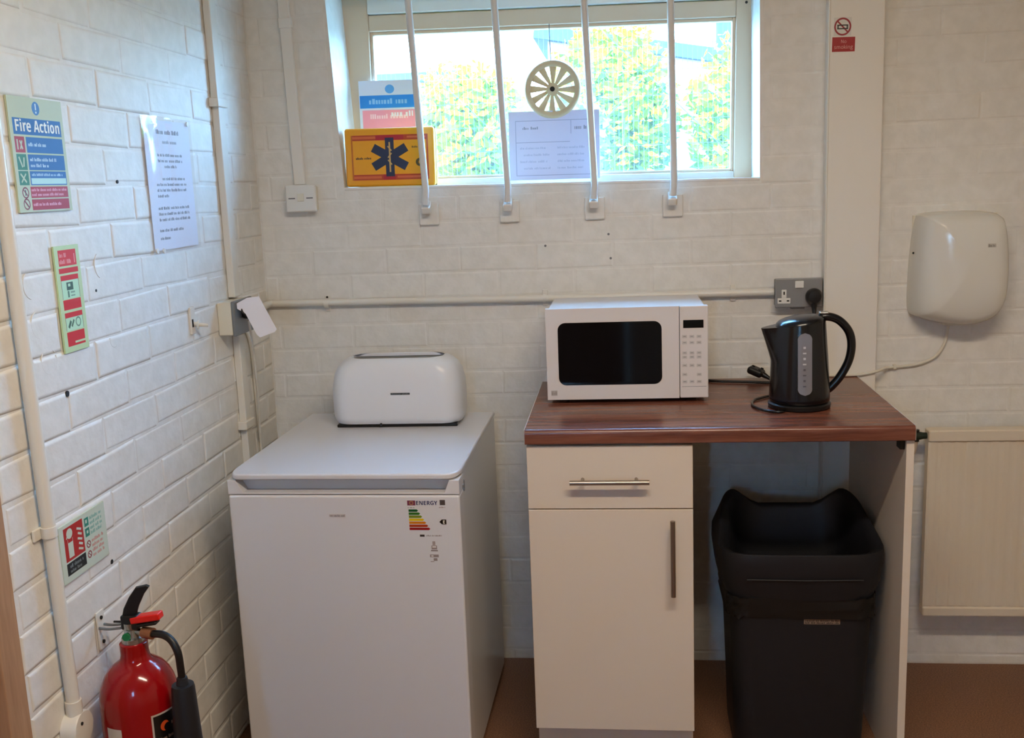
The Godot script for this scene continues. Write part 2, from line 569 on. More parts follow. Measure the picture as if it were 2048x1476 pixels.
# ------------------------------------------------------------------ scene
func _ready() -> void:
	rng.seed = 77
	var cam := Camera3D.new()
	cam.name = "camera"
	add_child(cam)
	cam.position = Vector3(1.1203, 1.4852, 2.9747)
	cam.rotation = Vector3(-0.18194, 0.11141, -0.03885)
	cam.fov = rad_to_deg(2.0 * atan(738.0 / 2022.16))
	cam.near = 0.05; cam.far = 200.0
	cam.current = true
	var env := Environment.new()
	var sky := Sky.new()
	var sm := ProceduralSkyMaterial.new()
	sm.sky_top_color = Color(0.49, 0.76, 1.0)
	sm.sky_horizon_color = Color(0.64, 0.84, 1.0)
	sm.ground_bottom_color = Color(0.4, 0.42, 0.38)
	sm.ground_horizon_color = Color(0.75, 0.80, 0.80)
	sm.sky_energy_multiplier = SKY_E
	sm.ground_energy_multiplier = SKY_E * 0.4
	sm.sun_angle_max = 0.0
	sky.sky_material = sm
	env.sky = sky
	env.background_mode = Environment.BG_SKY
	env.ambient_light_source = Environment.AMBIENT_SOURCE_DISABLED
	env.tonemap_mode = Environment.TONE_MAPPER_LINEAR
	env.tonemap_exposure = 1.0
	env.sdfgi_enabled = true; env.ssao_enabled = true; env.ssil_enabled = true
	var we := WorldEnvironment.new()
	we.name = "environment"
	we.environment = env
	add_child(we)
	var sun := DirectionalLight3D.new()
	sun.name = "sun"
	add_child(sun)
	sun.look_at_from_position(Vector3.ZERO, Vector3(0.75, -0.9, -0.06))
	sun.light_color = Color(1.0, 0.95, 0.86)
	sun.light_energy = SUN_E
	sun.shadow_enabled = true
	sun.light_angular_distance = 0.53
	make_materials()
	build_shell()
	build_ceiling_light()
	build_window()
	build_outdoors()
	build_fridge()
	build_counter()
	build_bin()
	build_radiator()
	build_extinguisher()
	build_toaster()
	build_microwave()
	build_kettle()
	build_hand_dryer()
	build_back_wall_fittings()
	build_left_wall_fittings()
	build_signs()
	build_window_items()
	build_bars()

func build_shell() -> void:
	var f := obj("floor", box(Vector3(-0.2, -0.1, -0.26), Vector3(3.5, 0.0, 4.6), 0.001, 1), M.floor, self)
	f.set_meta("kind", "structure")
	var c := obj("ceiling", box(Vector3(-0.2, CEIL, -0.26), Vector3(3.5, CEIL + 0.1, 4.6), 0.001, 1), M.ceiling, self)
	c.set_meta("kind", "structure")
	var r := obj("wall_right", box(Vector3(3.4, 0, 0.0), Vector3(3.55, CEIL, 4.5), 0.001, 1), M.room, self)
	r.set_meta("kind", "structure")
	# wall behind the camera, with a timber door that has a glazed panel
	var fm := MB.new()
	addbox(fm, Vector3(-0.2, 0, 4.4), Vector3(0.25, CEIL, 4.55), 0.001)
	addbox(fm, Vector3(1.15, 0, 4.4), Vector3(3.5, CEIL, 4.55), 0.001)
	addbox(fm, Vector3(0.25, 2.05, 4.4), Vector3(1.15, CEIL, 4.55), 0.001)
	obj("wall_front", fm, M.room, self).set_meta("kind", "structure")
	var gd := struct_root("door_2", Vector3(0.25, 0, 4.45), "timber door with a glazed panel behind the camera")
	var lf := MB.new()
	addbox(lf, Vector3(0.003, 0.004, 0), Vector3(0.36, 2.047, 0.05)); addbox(lf, Vector3(0.52, 0.004, 0), Vector3(0.897, 2.047, 0.05))
	addbox(lf, Vector3(0.36, 0.004, 0), Vector3(0.52, 1.30, 0.05)); addbox(lf, Vector3(0.36, 1.85, 0), Vector3(0.52, 2.047, 0.05))
	var dl := obj("door_leaf", lf, M.door_wood, gd)
	obj("pane", box(Vector3(0.358, 1.298, 0.022), Vector3(0.522, 1.852, 0.028), 0.0005, 1), M.glass_clear, dl)
	obj("terrace_ground", box(Vector3(-6, -0.2, 4.56), Vector3(9, -0.02, 16), 0.01, 1), M.ground, self).set_meta("kind", "structure")
	# back wall with the window opening
	var wb := struct_root("wall_back")
	var m := MB.new()
	var bl := Vector2(0.309, 1.490); var br := Vector2(1.515, 1.474); var tl := Vector2(0.287, 2.07); var tr := Vector2(1.512, 2.05)
	var z0 := -0.262; var z1 := -0.0006
	prism(m, PackedVector2Array([Vector2(-0.2, 0), Vector2(bl.x, 0), bl, tl, Vector2(tl.x, CEIL), Vector2(-0.2, CEIL)]), z0, z1)
	prism(m, PackedVector2Array([Vector2(br.x, 0), Vector2(3.5, 0), Vector2(3.5, CEIL), Vector2(tr.x, CEIL), tr, br]), z0, z1)
	prism(m, PackedVector2Array([Vector2(bl.x, 0), Vector2(br.x, 0), br, bl]), z0, z1)
	prism(m, PackedVector2Array([tl, tr, Vector2(tr.x, CEIL), Vector2(tl.x, CEIL)]), z0, z1)
	obj("mortar", m, M.wall, wb)
	# rounded, thickly painted sill lip
	obj("sill_edge", tube(MB.new(), [Vector3(bl.x, bl.y - 0.005, -0.0045), Vector3(br.x, br.y - 0.005, -0.0045)], 0.0055, 8), M.wall, wb)
	lay_bricks(wb, XL, 3.0, 0.0, CEIL, 1.3822, 0.075, 1.5457, 0.225, 0.0007, 0.0060, 0.0035, Rect2(0.284, 1.468, 1.236, 0.615),
		func(q: Vector3) -> bool: return q.x < 2.42 and q.y < 2.1 and not (q.x > 0.24 and q.x < 0.7 and q.y < 0.75) and not (q.x > 0.93 and q.x < 1.26 and q.y < 0.85))
	# left wall
	var wl := struct_root("wall_left", Vector3(XL, 0, 0))
	wl.rotation.y = PI / 2
	var ml := MB.new()
	addbox(ml, Vector3(-1.40, 0, -0.2), Vector3(0.0, CEIL, -0.0019), 0.001)
	addbox(ml, Vector3(-2.30, 2.06, -0.2), Vector3(-1.40, CEIL, -0.0019), 0.001)
	addbox(ml, Vector3(-4.5, 0, -0.2), Vector3(-2.30, CEIL, -0.0019), 0.001)
	obj("mortar", ml, M.wall, wl)
	lay_bricks(wl, -1.395, 0.0, 0.0, CEIL, 1.8285 - 0.0788 * 23, 0.0788, -1.149 + 0.12, 0.24, 0.0022, 0.0075, 0.005, Rect2(), func(q: Vector3) -> bool: return q.y < 2.1)
	# drips and plugged holes under the paint
	for h in [[1.151, 1.115, 0.006], [1.06, 0.735, 0.005], [1.0, 1.30, 0.003], [0.86, 1.52, 0.004]]:
		var s := MB.new()
		lathe(s, [Vector2(0.0, -0.002), Vector2(h[2], -0.002), Vector2(h[2], 0.0006), Vector2(0.0, 0.0006)], 10)
		var o := obj("plug_hole", s, M.dark, wl)
		o.position = Vector3(-h[0], h[1], 0.0); o.rotation.x = PI / 2
	# rings of old adhesive under the paint
	for a in [[1.225, 1.335, 0.028, 2.2, 4.4], [1.215, 1.26, 0.028, 1.9, 4.6], [1.20, 1.188, 0.026, 0.6, 6.6], [0.965, 1.35, 0.03, 2.2, 4.2], [0.95, 1.19, 0.016, 2.8, 5.2]]:
		var pts := []
		for k in 15:
			var t: float = lerpf(a[3], a[4], k / 14.0)
			pts.append(Vector3(-a[0] + cos(t) * a[2], a[1] + sin(t) * a[2] * 0.95, -0.0004))
		obj("paint_ridge", tube(MB.new(), pts, 0.0014, 6), M.wall, wl)
	# pillar boxing
	var p := struct_root("trim_1", Vector3.ZERO, "smooth white boxed-in pillar beside the twin socket")
	obj("casing", box(Vector3(1.690, 0.0, -0.001), Vector3(1.8365, CEIL, 0.047), 0.003, 2), M.plaster, p)
	obj("corner_bead", tube(MB.new(), [Vector3(1.691, 0.0, 0.045), Vector3(1.691, CEIL, 0.045)], 0.0035, 8), M.gloss_paint, p)
	# door at the left edge of the photograph
	var d := struct_root("door_1", Vector3(XL, 0, 0))
	d.rotation.y = PI / 2
	obj("door_frame", addbox(addbox(addbox(MB.new(), Vector3(-1.46, 0, -0.14), Vector3(-1.402, 2.06, 0.004)), Vector3(-2.30, 0, -0.14), Vector3(-2.24, 2.06, 0.004)), Vector3(-2.24, 2.0, -0.14), Vector3(-1.46, 2.06, 0.004)), M.door_wood, d)
	obj("door_leaf", box(Vector3(-2.238, 0.006, -0.10), Vector3(-1.462, 1.998, -0.056), 0.003), M.door_wood, d)

func build_ceiling_light() -> void:
	var t := thing("ceiling_light", "long white fluorescent ceiling batten behind the camera", "light", Vector3(1.4, CEIL, 2.1))
	obj("body", box(Vector3(-0.62, -0.05, -0.06), Vector3(0.62, 0.0, 0.06), 0.008), M.white_plastic, t)
	var dm := mat(Color(0.95, 0.93, 0.88), 0.5)
	dm.emission_enabled = true
	dm.emission = Color(1.0, 0.925, 0.83)
	dm.emission_energy_multiplier = 3.0
	obj("diffuser", box(Vector3(-0.61, -0.085, -0.055), Vector3(0.61, -0.051, 0.055), 0.015), dm, t)
	var l := AreaLight3D.new()
	l.name = "tube_light"
	t.add_child(l)
	l.position = Vector3(0, -0.09, 0)
	l.rotation.x = -PI / 2
	l.area_size = Vector2(1.2, 0.11)
	l.light_color = Color(1.0, 0.925, 0.83)
	l.light_energy = LAMP_E
	l.area_range = 12.0
	l.shadow_enabled = true

func build_window() -> void:
	var w := struct_root("window_1", Vector3(0.9, 1.48, -0.19))
	w.rotation.z = -0.0135
	var fz := -0.055
	# timber frame: stiles, head, a packing piece over the head, low bottom rail
	var lx := -0.606; var rx := 0.606
	obj("stile", box(Vector3(lx - 0.02, 0.0, fz), Vector3(-0.540, 0.60, 0.0), 0.004), M.frame_paint, w)
	obj("stile", box(Vector3(0.563, 0.0, fz), Vector3(rx + 0.02, 0.60, 0.0), 0.004), M.frame_paint, w)
	obj("head_rail", box(Vector3(-0.54, 0.468, fz), Vector3(0.563, 0.516, 0.0), 0.004), M.frame_paint, w)
	obj("head_packing", box(Vector3(-0.54, 0.518, fz), Vector3(0.563, 0.60, 0.012), 0.004), M.gloss_paint, w)
	obj("bottom_rail", box(Vector3(-0.54, -0.002, fz), Vector3(0.563, 0.022, 0.0), 0.004), M.gloss_paint, w)
	var bead := MB.new()
	addbox(bead, Vector3(-0.54, 0.022, -0.036), Vector3(-0.530, 0.468, -0.010))
	addbox(bead, Vector3(0.553, 0.022, -0.036), Vector3(0.563, 0.468, -0.010))
	addbox(bead, Vector3(-0.53, 0.458, -0.036), Vector3(0.553, 0.468, -0.010))
	addbox(bead, Vector3(-0.53, 0.022, -0.036), Vector3(0.553, 0.030, -0.010))
	obj("glazing_bead", bead, M.frame_paint, w)
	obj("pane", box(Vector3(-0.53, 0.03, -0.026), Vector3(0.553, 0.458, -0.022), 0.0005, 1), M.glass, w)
	obj("screw_head", lathed_disc(0.004, 0.002), M.dark, w).position = Vector3(0.592, 0.507, 0.0)

func lathed_disc(r: float, t: float) -> MB:
	var m := MB.new()
	m.xf = Transform3D(Basis(Vector3.RIGHT, PI / 2), Vector3.ZERO)
	lathe(m, [Vector2(0, 0), Vector2(r, 0), Vector2(r, t), Vector2(0, t)], 14)
	return m

func leaf_cloud(n: int, c: Vector3, s: Vector3, size: float, sd: int) -> MB:
	var r := RandomNumberGenerator.new(); r.seed = sd
	var m := MB.new()
	for i in n:
		var d := Vector3(r.randfn(), r.randfn(), r.randfn()).normalized() * pow(r.randf(), 0.4)
		var p := c + d * s
		var b := Basis(Vector3(r.randfn(), r.randfn(), r.randfn()).normalized(), r.randf() * TAU)
		var l := size * r.randf_range(0.6, 1.3)
		var t := b.x * l; var w := b.y * l * 0.42; var u := b.z * l * 0.12
		var n1 := b.z
		m.tri(p - t, p - w + u, p + t, n1, n1, n1)
		m.tri(p - t, p + t, p + w + u, n1, n1, n1)
	return m

func build_outdoors() -> void:
	var g := obj("garden_ground", box(Vector3(-14, 0.7, -30), Vector3(16, 1.12, -0.30), 0.01, 1), M.ground, self)
	g.set_meta("kind", "structure")
	# steel mesh bolted over the outside of the window
	var t := thing("window_grille", "fine steel mesh security grille with diagonal braces outside the window", "grille", Vector3(0.9, 1.45, -0.285))
	var fr := MB.new()
	for q in [[-0.66, 0.0, -0.62, 0.66], [0.62, 0.0, 0.66, 0.66]]: addbox(fr, Vector3(q[0], q[1], -0.012), Vector3(q[2], q[3], 0.021))
	addbox(fr, Vector3(-0.62, 0.62, -0.012), Vector3(0.62, 0.66, 0.021)); addbox(fr, Vector3(-0.62, 0.0, -0.012), Vector3(0.62, 0.03, 0.021))
	obj("frame", fr, M.wire, t)
	var wires := MB.new()
	for k in 82:
		var x := -0.615 + k * 0.0152
		tube(wires, [Vector3(x, 0.02, 0), Vector3(x, 0.63, 0)], 0.00055, 4)
	for k in 8:
		tube(wires, [Vector3(-0.62, 0.06 + k * 0.075, 0.001), Vector3(0.62, 0.06 + k * 0.075, 0.001)], 0.00055, 4)
	obj("wire_mesh", wires, M.wire, t).set_meta("kind", "stuff")
	for s in [[-0.62, 0.64, -0.06, 0.08], [-0.62, 0.08, -0.06, 0.64], [0.02, 0.64, 0.60, 0.06], [0.02, 0.06, 0.60, 0.64]]:
		obj("brace", tube(MB.new(), [Vector3(s[0], s[1], -0.004), Vector3(s[2], s[3], -0.004)], 0.0013, 5), M.wire, t)
	# shrubs
	var spots := [
		[Vector3(0.32, 1.12, -2.4), Vector3(0.36, 0.32, 0.4), 0.62, "loose flowering shrub low behind the left half of the window"],
		[Vector3(1.08, 1.12, -2.9), Vector3(0.38, 0.50, 0.42), 0.72, "tall yellow-green shrub outside behind the round window vent"],
		[Vector3(1.93, 1.12, -2.7), Vector3(0.46, 0.46, 0.45), 0.66, "yellow-flowered shrub outside behind the right-hand window bars"],
	]
	var i := 0
	for s in spots:
		var b := thing("shrub", s[3], "shrub", s[0], "shrubs outside the window")
		var c := Vector3(0, s[2], 0)
		obj("foliage", leaf_cloud(2400, c, s[1], 0.036, 11 + i), M.leaf_a, b)
		obj("flowers", leaf_cloud(1300, c + Vector3(0, 0.06, 0.05), s[1], 0.028, 31 + i), M.leaf_b, b)
		obj("small_leaves", leaf_cloud(1200, c - Vector3(0, 0.12, 0.05), s[1] * 0.95, 0.036, 51 + i), M.leaf_c, b)
		for k in 5:
			var a := TAU * k / 5.0
			obj("stem", tube(MB.new(), smooth_path([Vector3(cos(a) * 0.03, 0, sin(a) * 0.03), Vector3(cos(a) * 0.1, s[2] * 0.5, sin(a) * 0.1), Vector3(cos(a) * 0.26, s[2] * 1.1, sin(a) * 0.22)], 4), 0.006, 6), M.bark, b)
		i += 1
	# board fence
	var fn := thing("board_fence", "pale vertical board fence at the back of the garden outside", "fence", Vector3(0.6, 1.12, -5.6))
	for k in 46:
		obj("board", box(Vector3(-3.0 + k * 0.13, 0, -0.012), Vector3(-3.0 + k * 0.13 + 0.118, 0.98 + 0.02 * sin(k * 1.7), 0.012), 0.003, 1), M.fence, fn)
	obj("rail", box(Vector3(-3.0, 0.25, -0.05), Vector3(2.96, 0.33, -0.013), 0.003, 1), M.fence, fn)
	obj("rail", box(Vector3(-3.0, 0.75, -0.05), Vector3(2.96, 0.83, -0.013), 0.003, 1), M.fence, fn)
	# neighbouring house
	var h := thing("neighbour_house", "pale house with a sloping slate-blue roof edge beyond the garden fence", "house", Vector3(2.2, 1.12, -9.5))
	var wallm := MB.new()
	prism(wallm, PackedVector2Array([Vector2(-1.9, 0), Vector2(3.2, 0), Vector2(3.2, 1.1), Vector2(-1.9, 2.0)]), -2.0, 0.0)
	obj("wall", wallm, M.house, h)
	var rf := MB.new()
	rf.xf = Transform3D(Basis(Vector3.BACK, -0.175), Vector3(0.6, 1.62, -1.0))
	addbox(rf, Vector3(-2.7, -0.06, -1.1), Vector3(2.8, 0.10, 1.1), 0.01)
	obj("roof_edge", rf, M.slate, h)
	obj("chimney", box(Vector3(0.15, 1.4, -1.6), Vector3(0.75, 2.6, -0.9), 0.01, 1), M.slate, h)
	var h2 := thing("outbuilding", "pale flat-roofed outbuilding with one bluish window at the left outside", "building", Vector3(-2.6, 1.12, -9.0))
	obj("wall", box(Vector3(-1.6, 0, -1.5), Vector3(1.9, 1.55, 0), 0.01, 1), M.house, h2)
	obj("roof", box(Vector3(-1.7, 1.55, -1.6), Vector3(2.0, 1.66, 0.1), 0.01, 1), M.slate, h2)
	var wn := obj("window", box(Vector3(0.9, 1.0, 0.0), Vector3(1.6, 1.45, 0.03), 0.005, 1), M.slate, h2)
	obj("glazing", box(Vector3(0.95, 1.05, 0.031), Vector3(1.55, 1.40, 0.036), 0.002, 1), M.glass_black, wn)

# ------------------------------------------------------------------ appliances
func build_fridge() -> void:
	var t := thing("refrigerator", "white under-counter refrigerator with an energy label on its door", "refrigerator", Vector3(0.1795, 0, 0.0808))
	t.rotation.y = -0.0168
	var W := 0.5655; var D := 0.6454; var H := 0.8248
	obj("cabinet_body", box(Vector3(0.006, 0.03, 0.0), Vector3(W - 0.006, H - 0.0155, 0.575), 0.004), M.appliance_side, t)
	# top slab with rounded front corners
	var poly := PackedVector2Array()
	poly.append(Vector2(0.004, 0.0)); poly.append(Vector2(W - 0.004, 0.0))
	var rr := 0.055
	for k in 7:
		var a := PI / 2 * k / 6.0
		poly.append(Vector2(W - rr * 0.55 + cos(a) * rr * 0.55, D - rr + sin(a) * rr))
	for k in 7:
		var a := PI / 2 + PI / 2 * k / 6.0
		poly.append(Vector2(rr * 0.55 + cos(a) * rr * 0.55, D - rr + sin(a) * rr))
	var top := MB.new()
	top.xf = Transform3D(Basis(Vector3.RIGHT, PI / 2), Vector3.ZERO)   # local y -> z, local z -> -y
	prism(top, poly, -H, -(H - 0.015), 0.005)
	obj("top", top, M.appliance, t)
	# door, with a scooped handle along the top
	var d := obj("door", box(Vector3(0.0, 0.045, 0.582), Vector3(W, 0.7715, D - 0.004), 0.006, 3), M.appliance, t)
	var capm := MB.new()
	prism(capm, PackedVector2Array([Vector2(0, 0.7735), Vector2(W, 0.7735), Vector2(W, H - 0.0165), Vector2(W - 0.024, H - 0.0165), Vector2(W - 0.036, 0.7775), Vector2(0.038, 0.7775), Vector2(0.020, H - 0.0165), Vector2(0, H - 0.0165)]), 0.584, D - 0.006, 0.001)
	obj("handle_cap", capm, M.appliance, d)
	obj("handle_recess", box(Vector3(0.012, 0.774, 0.580), Vector3(W - 0.012, H - 0.0155, 0.606), 0.002), M.appliance_side, d)
	obj("gasket", box(Vector3(0.012, 0.05, 0.5755), Vector3(W - 0.012, H - 0.04, 0.5815), 0.001), M.ink_grey, t)
	for x in [0.03, W - 0.07]:
		obj("foot", box(Vector3(x, 0.0, 0.5), Vector3(x + 0.04, 0.031, 0.54), 0.004), M.black, t)
		obj("foot", box(Vector3(x, 0.0, 0.03), Vector3(x + 0.04, 0.031, 0.07), 0.004), M.black, t)
	obj("kick_grille", box(Vector3(0.02, 0.006, 0.54), Vector3(W - 0.02, 0.044, 0.57), 0.003), M.black_matt, t)
	var hg := MB.new()
	addbox(hg, Vector3(W - 0.002, H - 0.062, 0.574), Vector3(W + 0.0025, H - 0.034, 0.583)); addbox(hg, Vector3(W - 0.002, H - 0.05, 0.583), Vector3(W + 0.0025, H - 0.04, 0.60))
	obj("hinge", hg, M.ink_grey, t)
	var bd := obj("badge", plate(0.040, 0.0065, 0.0008), printed(badge_img(Color(0.74, 0.71, 0.71), Color(0.5, 0.47, 0.47))), d)
	bd.position = Vector3(0.268, 0.722, D - 0.004)
	# energy label
	var im := Image.create(256, 512, false, Image.FORMAT_RGB8)
	im.fill(Color(0.82, 0.82, 0.835))
	rect(im, 6, 10, 52, 32, Color(0.45, 0.20, 0.30))
	for k in 8:
		var a := TAU * k / 8
		disc(im, 32 + cos(a) * 11, 26 + sin(a) * 11, 2.5, Color(0.85, 0.75, 0.35))
	rect(im, 214, 6, 34, 34, Color(0.30, 0.27, 0.27))
	print_line(im, 8, 52, 42, 8, Color(0.5, 0.55, 0.5)); print_line(im, 208, 50, 40, 8, Color(0.6, 0.53, 0.53))
	var cols := [Color(0.02, 0.30, 0.13), Color(0.16, 0.40, 0.10), Color(0.45, 0.52, 0.10), Color(0.86, 0.72, 0.05), Color(0.80, 0.45, 0.05), Color(0.66, 0.20, 0.04), Color(0.56, 0.03, 0.04)]
	for k in 7:
		var y := 68.0 + k * 20.0
		var w := 52.0 + k * 12.0
		polyfill(im, PackedVector2Array([Vector2(12, y), Vector2(12 + w, y), Vector2(22 + w, y + 8), Vector2(12 + w, y + 16), Vector2(12, y + 16)]), cols[k])
	polyfill(im, PackedVector2Array([Vector2(206, 150), Vector2(222, 134), Vector2(250, 134), Vector2(250, 166), Vector2(222, 166)]), Color(0.03, 0.03, 0.03))
	rect(im, 76, 234, 30, 14, Color(0.2, 0.18, 0.18))
	print_line(im, 116, 236, 100, 9, Color(0.55, 0.50, 0.49))
	# small bottle and noise pictograms
	rect(im, 154, 278, 18, 26, Color(0.62, 0.57, 0.56)); rect(im, 146, 306, 36, 26, Color(0.58, 0.53, 0.52)); rect(im, 152, 310, 24, 10, Color(0.84, 0.82, 0.81)); rect(im, 142, 336, 44, 8, Color(0.5, 0.46, 0.45))
	rect(im, 134, 366, 56, 18, Color(0.56, 0.52, 0.51)); rect(im, 142, 371, 14, 9, Color(0.84, 0.82, 0.81)); rect(im, 156, 390, 24, 18, Color(0.55, 0.51, 0.50)); rect(im, 136, 410, 24, 5, Color(0.6, 0.56, 0.55))
	var lb := obj("energy_label", plate(0.096, 0.192, 0.0006), printed(im, 0.26), d, "energy rating sticker with coloured bars from green to red")
	lb.position = Vector3(0.4855, 0.667, D - 0.0042)
	text(lb, "ENERGY", 0.0098, Vector3(0.0005, 0.0862, 0.0007), mat(Color(0.13, 0.13, 0.33), 0.5), "lettering", true)
	text(lb, "E", 0.008, Vector3(0.040, 0.0395, 0.0007), M.ink_white, "lettering", true)

func badge_img(bg: Color, fg: Color) -> Image:
	var i := Image.create(128, 24, false, Image.FORMAT_RGB8)
	i.fill(bg)
	print_line(i, 6, 4, 116, 17, fg)
	return i

func build_toaster() -> void:
	var t := thing("toaster", "white long-slot toaster standing on the refrigerator", "toaster", Vector3(0.487, 0.8248, 0.2))
	var rings := []
	for q in [[0.009, 0.172, 0.066], [0.011, 0.180, 0.076], [0.03, 0.1855, 0.082], [0.08, 0.1865, 0.083], [0.12, 0.1845, 0.082], [0.15, 0.178, 0.079], [0.17, 0.168, 0.074], [0.183, 0.156, 0.066], [0.190, 0.145, 0.057], [0.1925, 0.137, 0.050], [0.1925, 0.132, 0.046]]:
		rings.append(ring3(rrect(q[1] * 2, q[2] * 2, minf(q[2], 0.055) * 0.95, 7), func(p: Vector2) -> Vector3: return Vector3(p.x, q[0], -p.y)))
	# roll over into the slot well
	rings.append(ring3(rrect(0.262, 0.090, 0.012, 7), func(p: Vector2) -> Vector3: return Vector3(p.x, 0.1905, -p.y)))
	rings.append(ring3(rrect(0.260, 0.088, 0.012, 7), func(p: Vector2) -> Vector3: return Vector3(p.x, 0.184, -p.y)))
	obj("body", skin(MB.new(), rings, true, false), M.toaster, t)
	# deep open well of bare steel, with the bridge and toast cages between the elements
	var well := []
	for q in [[0.184, 0.260, 0.088], [0.030, 0.250, 0.078], [0.028, 0.248, 0.076]]:
		well.append(ring3(rrect(q[1], q[2], 0.011, 7), func(p: Vector2) -> Vector3: return Vector3(p.x, q[0], -p.y)))
	obj("slot_well", skin(MB.new(), well, false, true), M.galv, t)
	obj("slot_bridge", box(Vector3(-0.129, 0.032, -0.005), Vector3(0.129, 0.188, 0.005), 0.002), M.galv, t)
	for z in [-0.036, -0.013, 0.013, 0.036]:
		var cage := MB.new()
		for k in 11:
			tube(cage, [Vector3(-0.115 + k * 0.023, 0.034, z), Vector3(-0.115 + k * 0.023, 0.176, z)], 0.0011, 5)
		tube(cage, [Vector3(-0.118, 0.176, z), Vector3(0.118, 0.176, z)], 0.0011, 5)
		obj("toast_cage", cage, M.steel, t)
	obj("base", box(Vector3(-0.172, 0.0, -0.068), Vector3(0.172, 0.0088, 0.068), 0.003), M.black_gloss, t)
	var bg := obj("badge", plate(0.054, 0.0055, 0.001), printed(badge_img(Color(0.16, 0.19, 0.21), Color(0.4, 0.43, 0.45))), t)
	bg.position = Vector3(0.018, 0.098, 0.0825)
	obj("crumb_catch", box(Vector3(-0.045, 0.006, 0.062), Vector3(-0.040, 0.014, 0.0815), 0.001), M.black, t)
	# flex hanging behind
	obj("flex", tube(MB.new(), smooth_path([Vector3(-0.15, 0.03, -0.070), Vector3(-0.19, 0.012, -0.085), Vector3(-0.225, 0.0045, -0.085)], 5), 0.0035, 8), M.white_plastic, t)

func build_counter() -> void:
	var x0 := 0.8811; var x1 := 1.7853; var H := 0.9036; var z0 := 0.0485; var z1 := 0.6429
	var t := thing("worktop", "dark walnut-effect worktop carrying the microwave and kettle", "worktop", Vector3(x0, 0.868, z0))
	var L := x1 - x0; var D := z1 - z0; var h := H - 0.868
	var pr := PackedVector2Array([Vector2(0, 0), Vector2(-D + 0.004, 0)])
	pr = PackedVector2Array()
	pr.append(Vector2(0, 0)); pr.append(Vector2(D - 0.004, 0))
	for k in 5:
		var a := -PI / 2 + PI / 2 * k / 4.0
		pr.append(Vector2(D - 0.004 + cos(a) * 0.004, 0.004 + sin(a) * 0.004))
	for k in 7:
		var a := PI / 2 * k / 6.0
		pr.append(Vector2(D - 0.010 + cos(a) * 0.010, h - 0.010 + sin(a) * 0.010))
	pr.append(Vector2(0, h))
	var m := MB.new()
	# profile in (z, y), swept along x
	var n := pr.size()
	var nn := []
	for i in n:
		var e := (pr[(i + 1) % n] - pr[i]).normalized()
		nn.append(Vector3(0, -e.x, e.y))
	for i in n:
		var k := (i + 1) % n
		var na: Vector3 = nn[i]; var nb: Vector3 = nn[i]
		if nn[(i + n - 1) % n].dot(nn[i]) > 0.8: na = (nn[(i + n - 1) % n] + nn[i]).normalized()
		if nn[k].dot(nn[i]) > 0.8: nb = (nn[k] + nn[i]).normalized()
		m.uvmode = 1
		m.quad(Vector3(0.002, pr[i].y, pr[i].x), Vector3(L - 0.002, pr[i].y, pr[i].x), Vector3(L - 0.002, pr[k].y, pr[k].x), Vector3(0.002, pr[k].y, pr[k].x), na, na, nb, nb)
	for s in [0.002, L - 0.002]:
		var idx := Geometry2D.triangulate_polygon(pr)
		var en := Vector3(-1 if s < 0.1 else 1, 0, 0)
		for i in range(0, idx.size(), 3):
			m.tri(Vector3(s, pr[idx[i]].y, pr[idx[i]].x), Vector3(s, pr[idx[i + 1]].y, pr[idx[i + 1]].x), Vector3(s, pr[idx[i + 2]].y, pr[idx[i + 2]].x), en, en, en)
	m.close(0)
	obj("slab", m, M.wood, t)
	obj("edging_strip", box(Vector3(0.0, 0.001, 0.001), Vector3(0.002, h + 0.0006, D - 0.003), 0.0004, 1), M.edge_strip, t)
	obj("edging_strip", box(Vector3(L - 0.002, 0.001, 0.001), Vector3(L, h + 0.0006, D - 0.003), 0.0004, 1), M.edge_strip, t)
	# base unit
	var c0 := 0.8845; var c1 := 1.2805; var zc := 0.6317
	var b := thing("base_cabinet", "cream drawer and door base cabinet under the worktop", "cabinet", Vector3(c0, 0, 0))
	var W := c1 - c0
	var car := MB.new()
	addbox(car, Vector3(0, 0.125, 0.06), Vector3(0.018, 0.868, zc - 0.020)); addbox(car, Vector3(W - 0.018, 0.125, 0.06), Vector3(W, 0.868, zc - 0.020))
	addbox(car, Vector3(0.018, 0.125, 0.06), Vector3(W - 0.018, 0.143, zc - 0.020)); addbox(car, Vector3(0.018, 0.85, 0.06), Vector3(W - 0.018, 0.8675, zc - 0.020))
	addbox(car, Vector3(0.018, 0.143, 0.06), Vector3(W - 0.018, 0.85, 0.066))
	obj("carcass", car, M.cabinet, b)
	var dr := obj("drawer_front", box(Vector3(0.0005, 0.7050, zc - 0.0185), Vector3(W - 0.0005, 0.8615, zc), 0.0015), M.cabinet, b)
	var dd := obj("door", box(Vector3(0.0005, 0.1250, zc - 0.0185), Vector3(W - 0.0005, 0.7022, zc), 0.0015), M.cabinet, b)
	obj("plinth", box(Vector3(0.004, 0.0, zc - 0.045), Vector3(W - 0.002, 0.1225, zc - 0.028), 0.001), M.cabinet, b)
	bar_handle(dr, Vector3(0.104, 0.7785, zc), Vector3(0.292, 0.7785, zc))
	bar_handle(dd, Vector3(0.3455, 0.493, zc), Vector3(0.3455, 0.683, zc))
	# end panel
	var e := thing("end_panel", "white upright panel carrying the right end of the worktop", "panel", Vector3(1.7668, 0, 0))
	obj("board", box(Vector3(0.0, 0.0, 0.056), Vector3(0.0180, 0.8678, 0.632), 0.001, 1), M.cabinet, e)
	obj("bracket", box(Vector3(-0.012, 0.842, 0.59), Vector3(-0.0002, 0.8676, 0.622), 0.002), M.black, e)

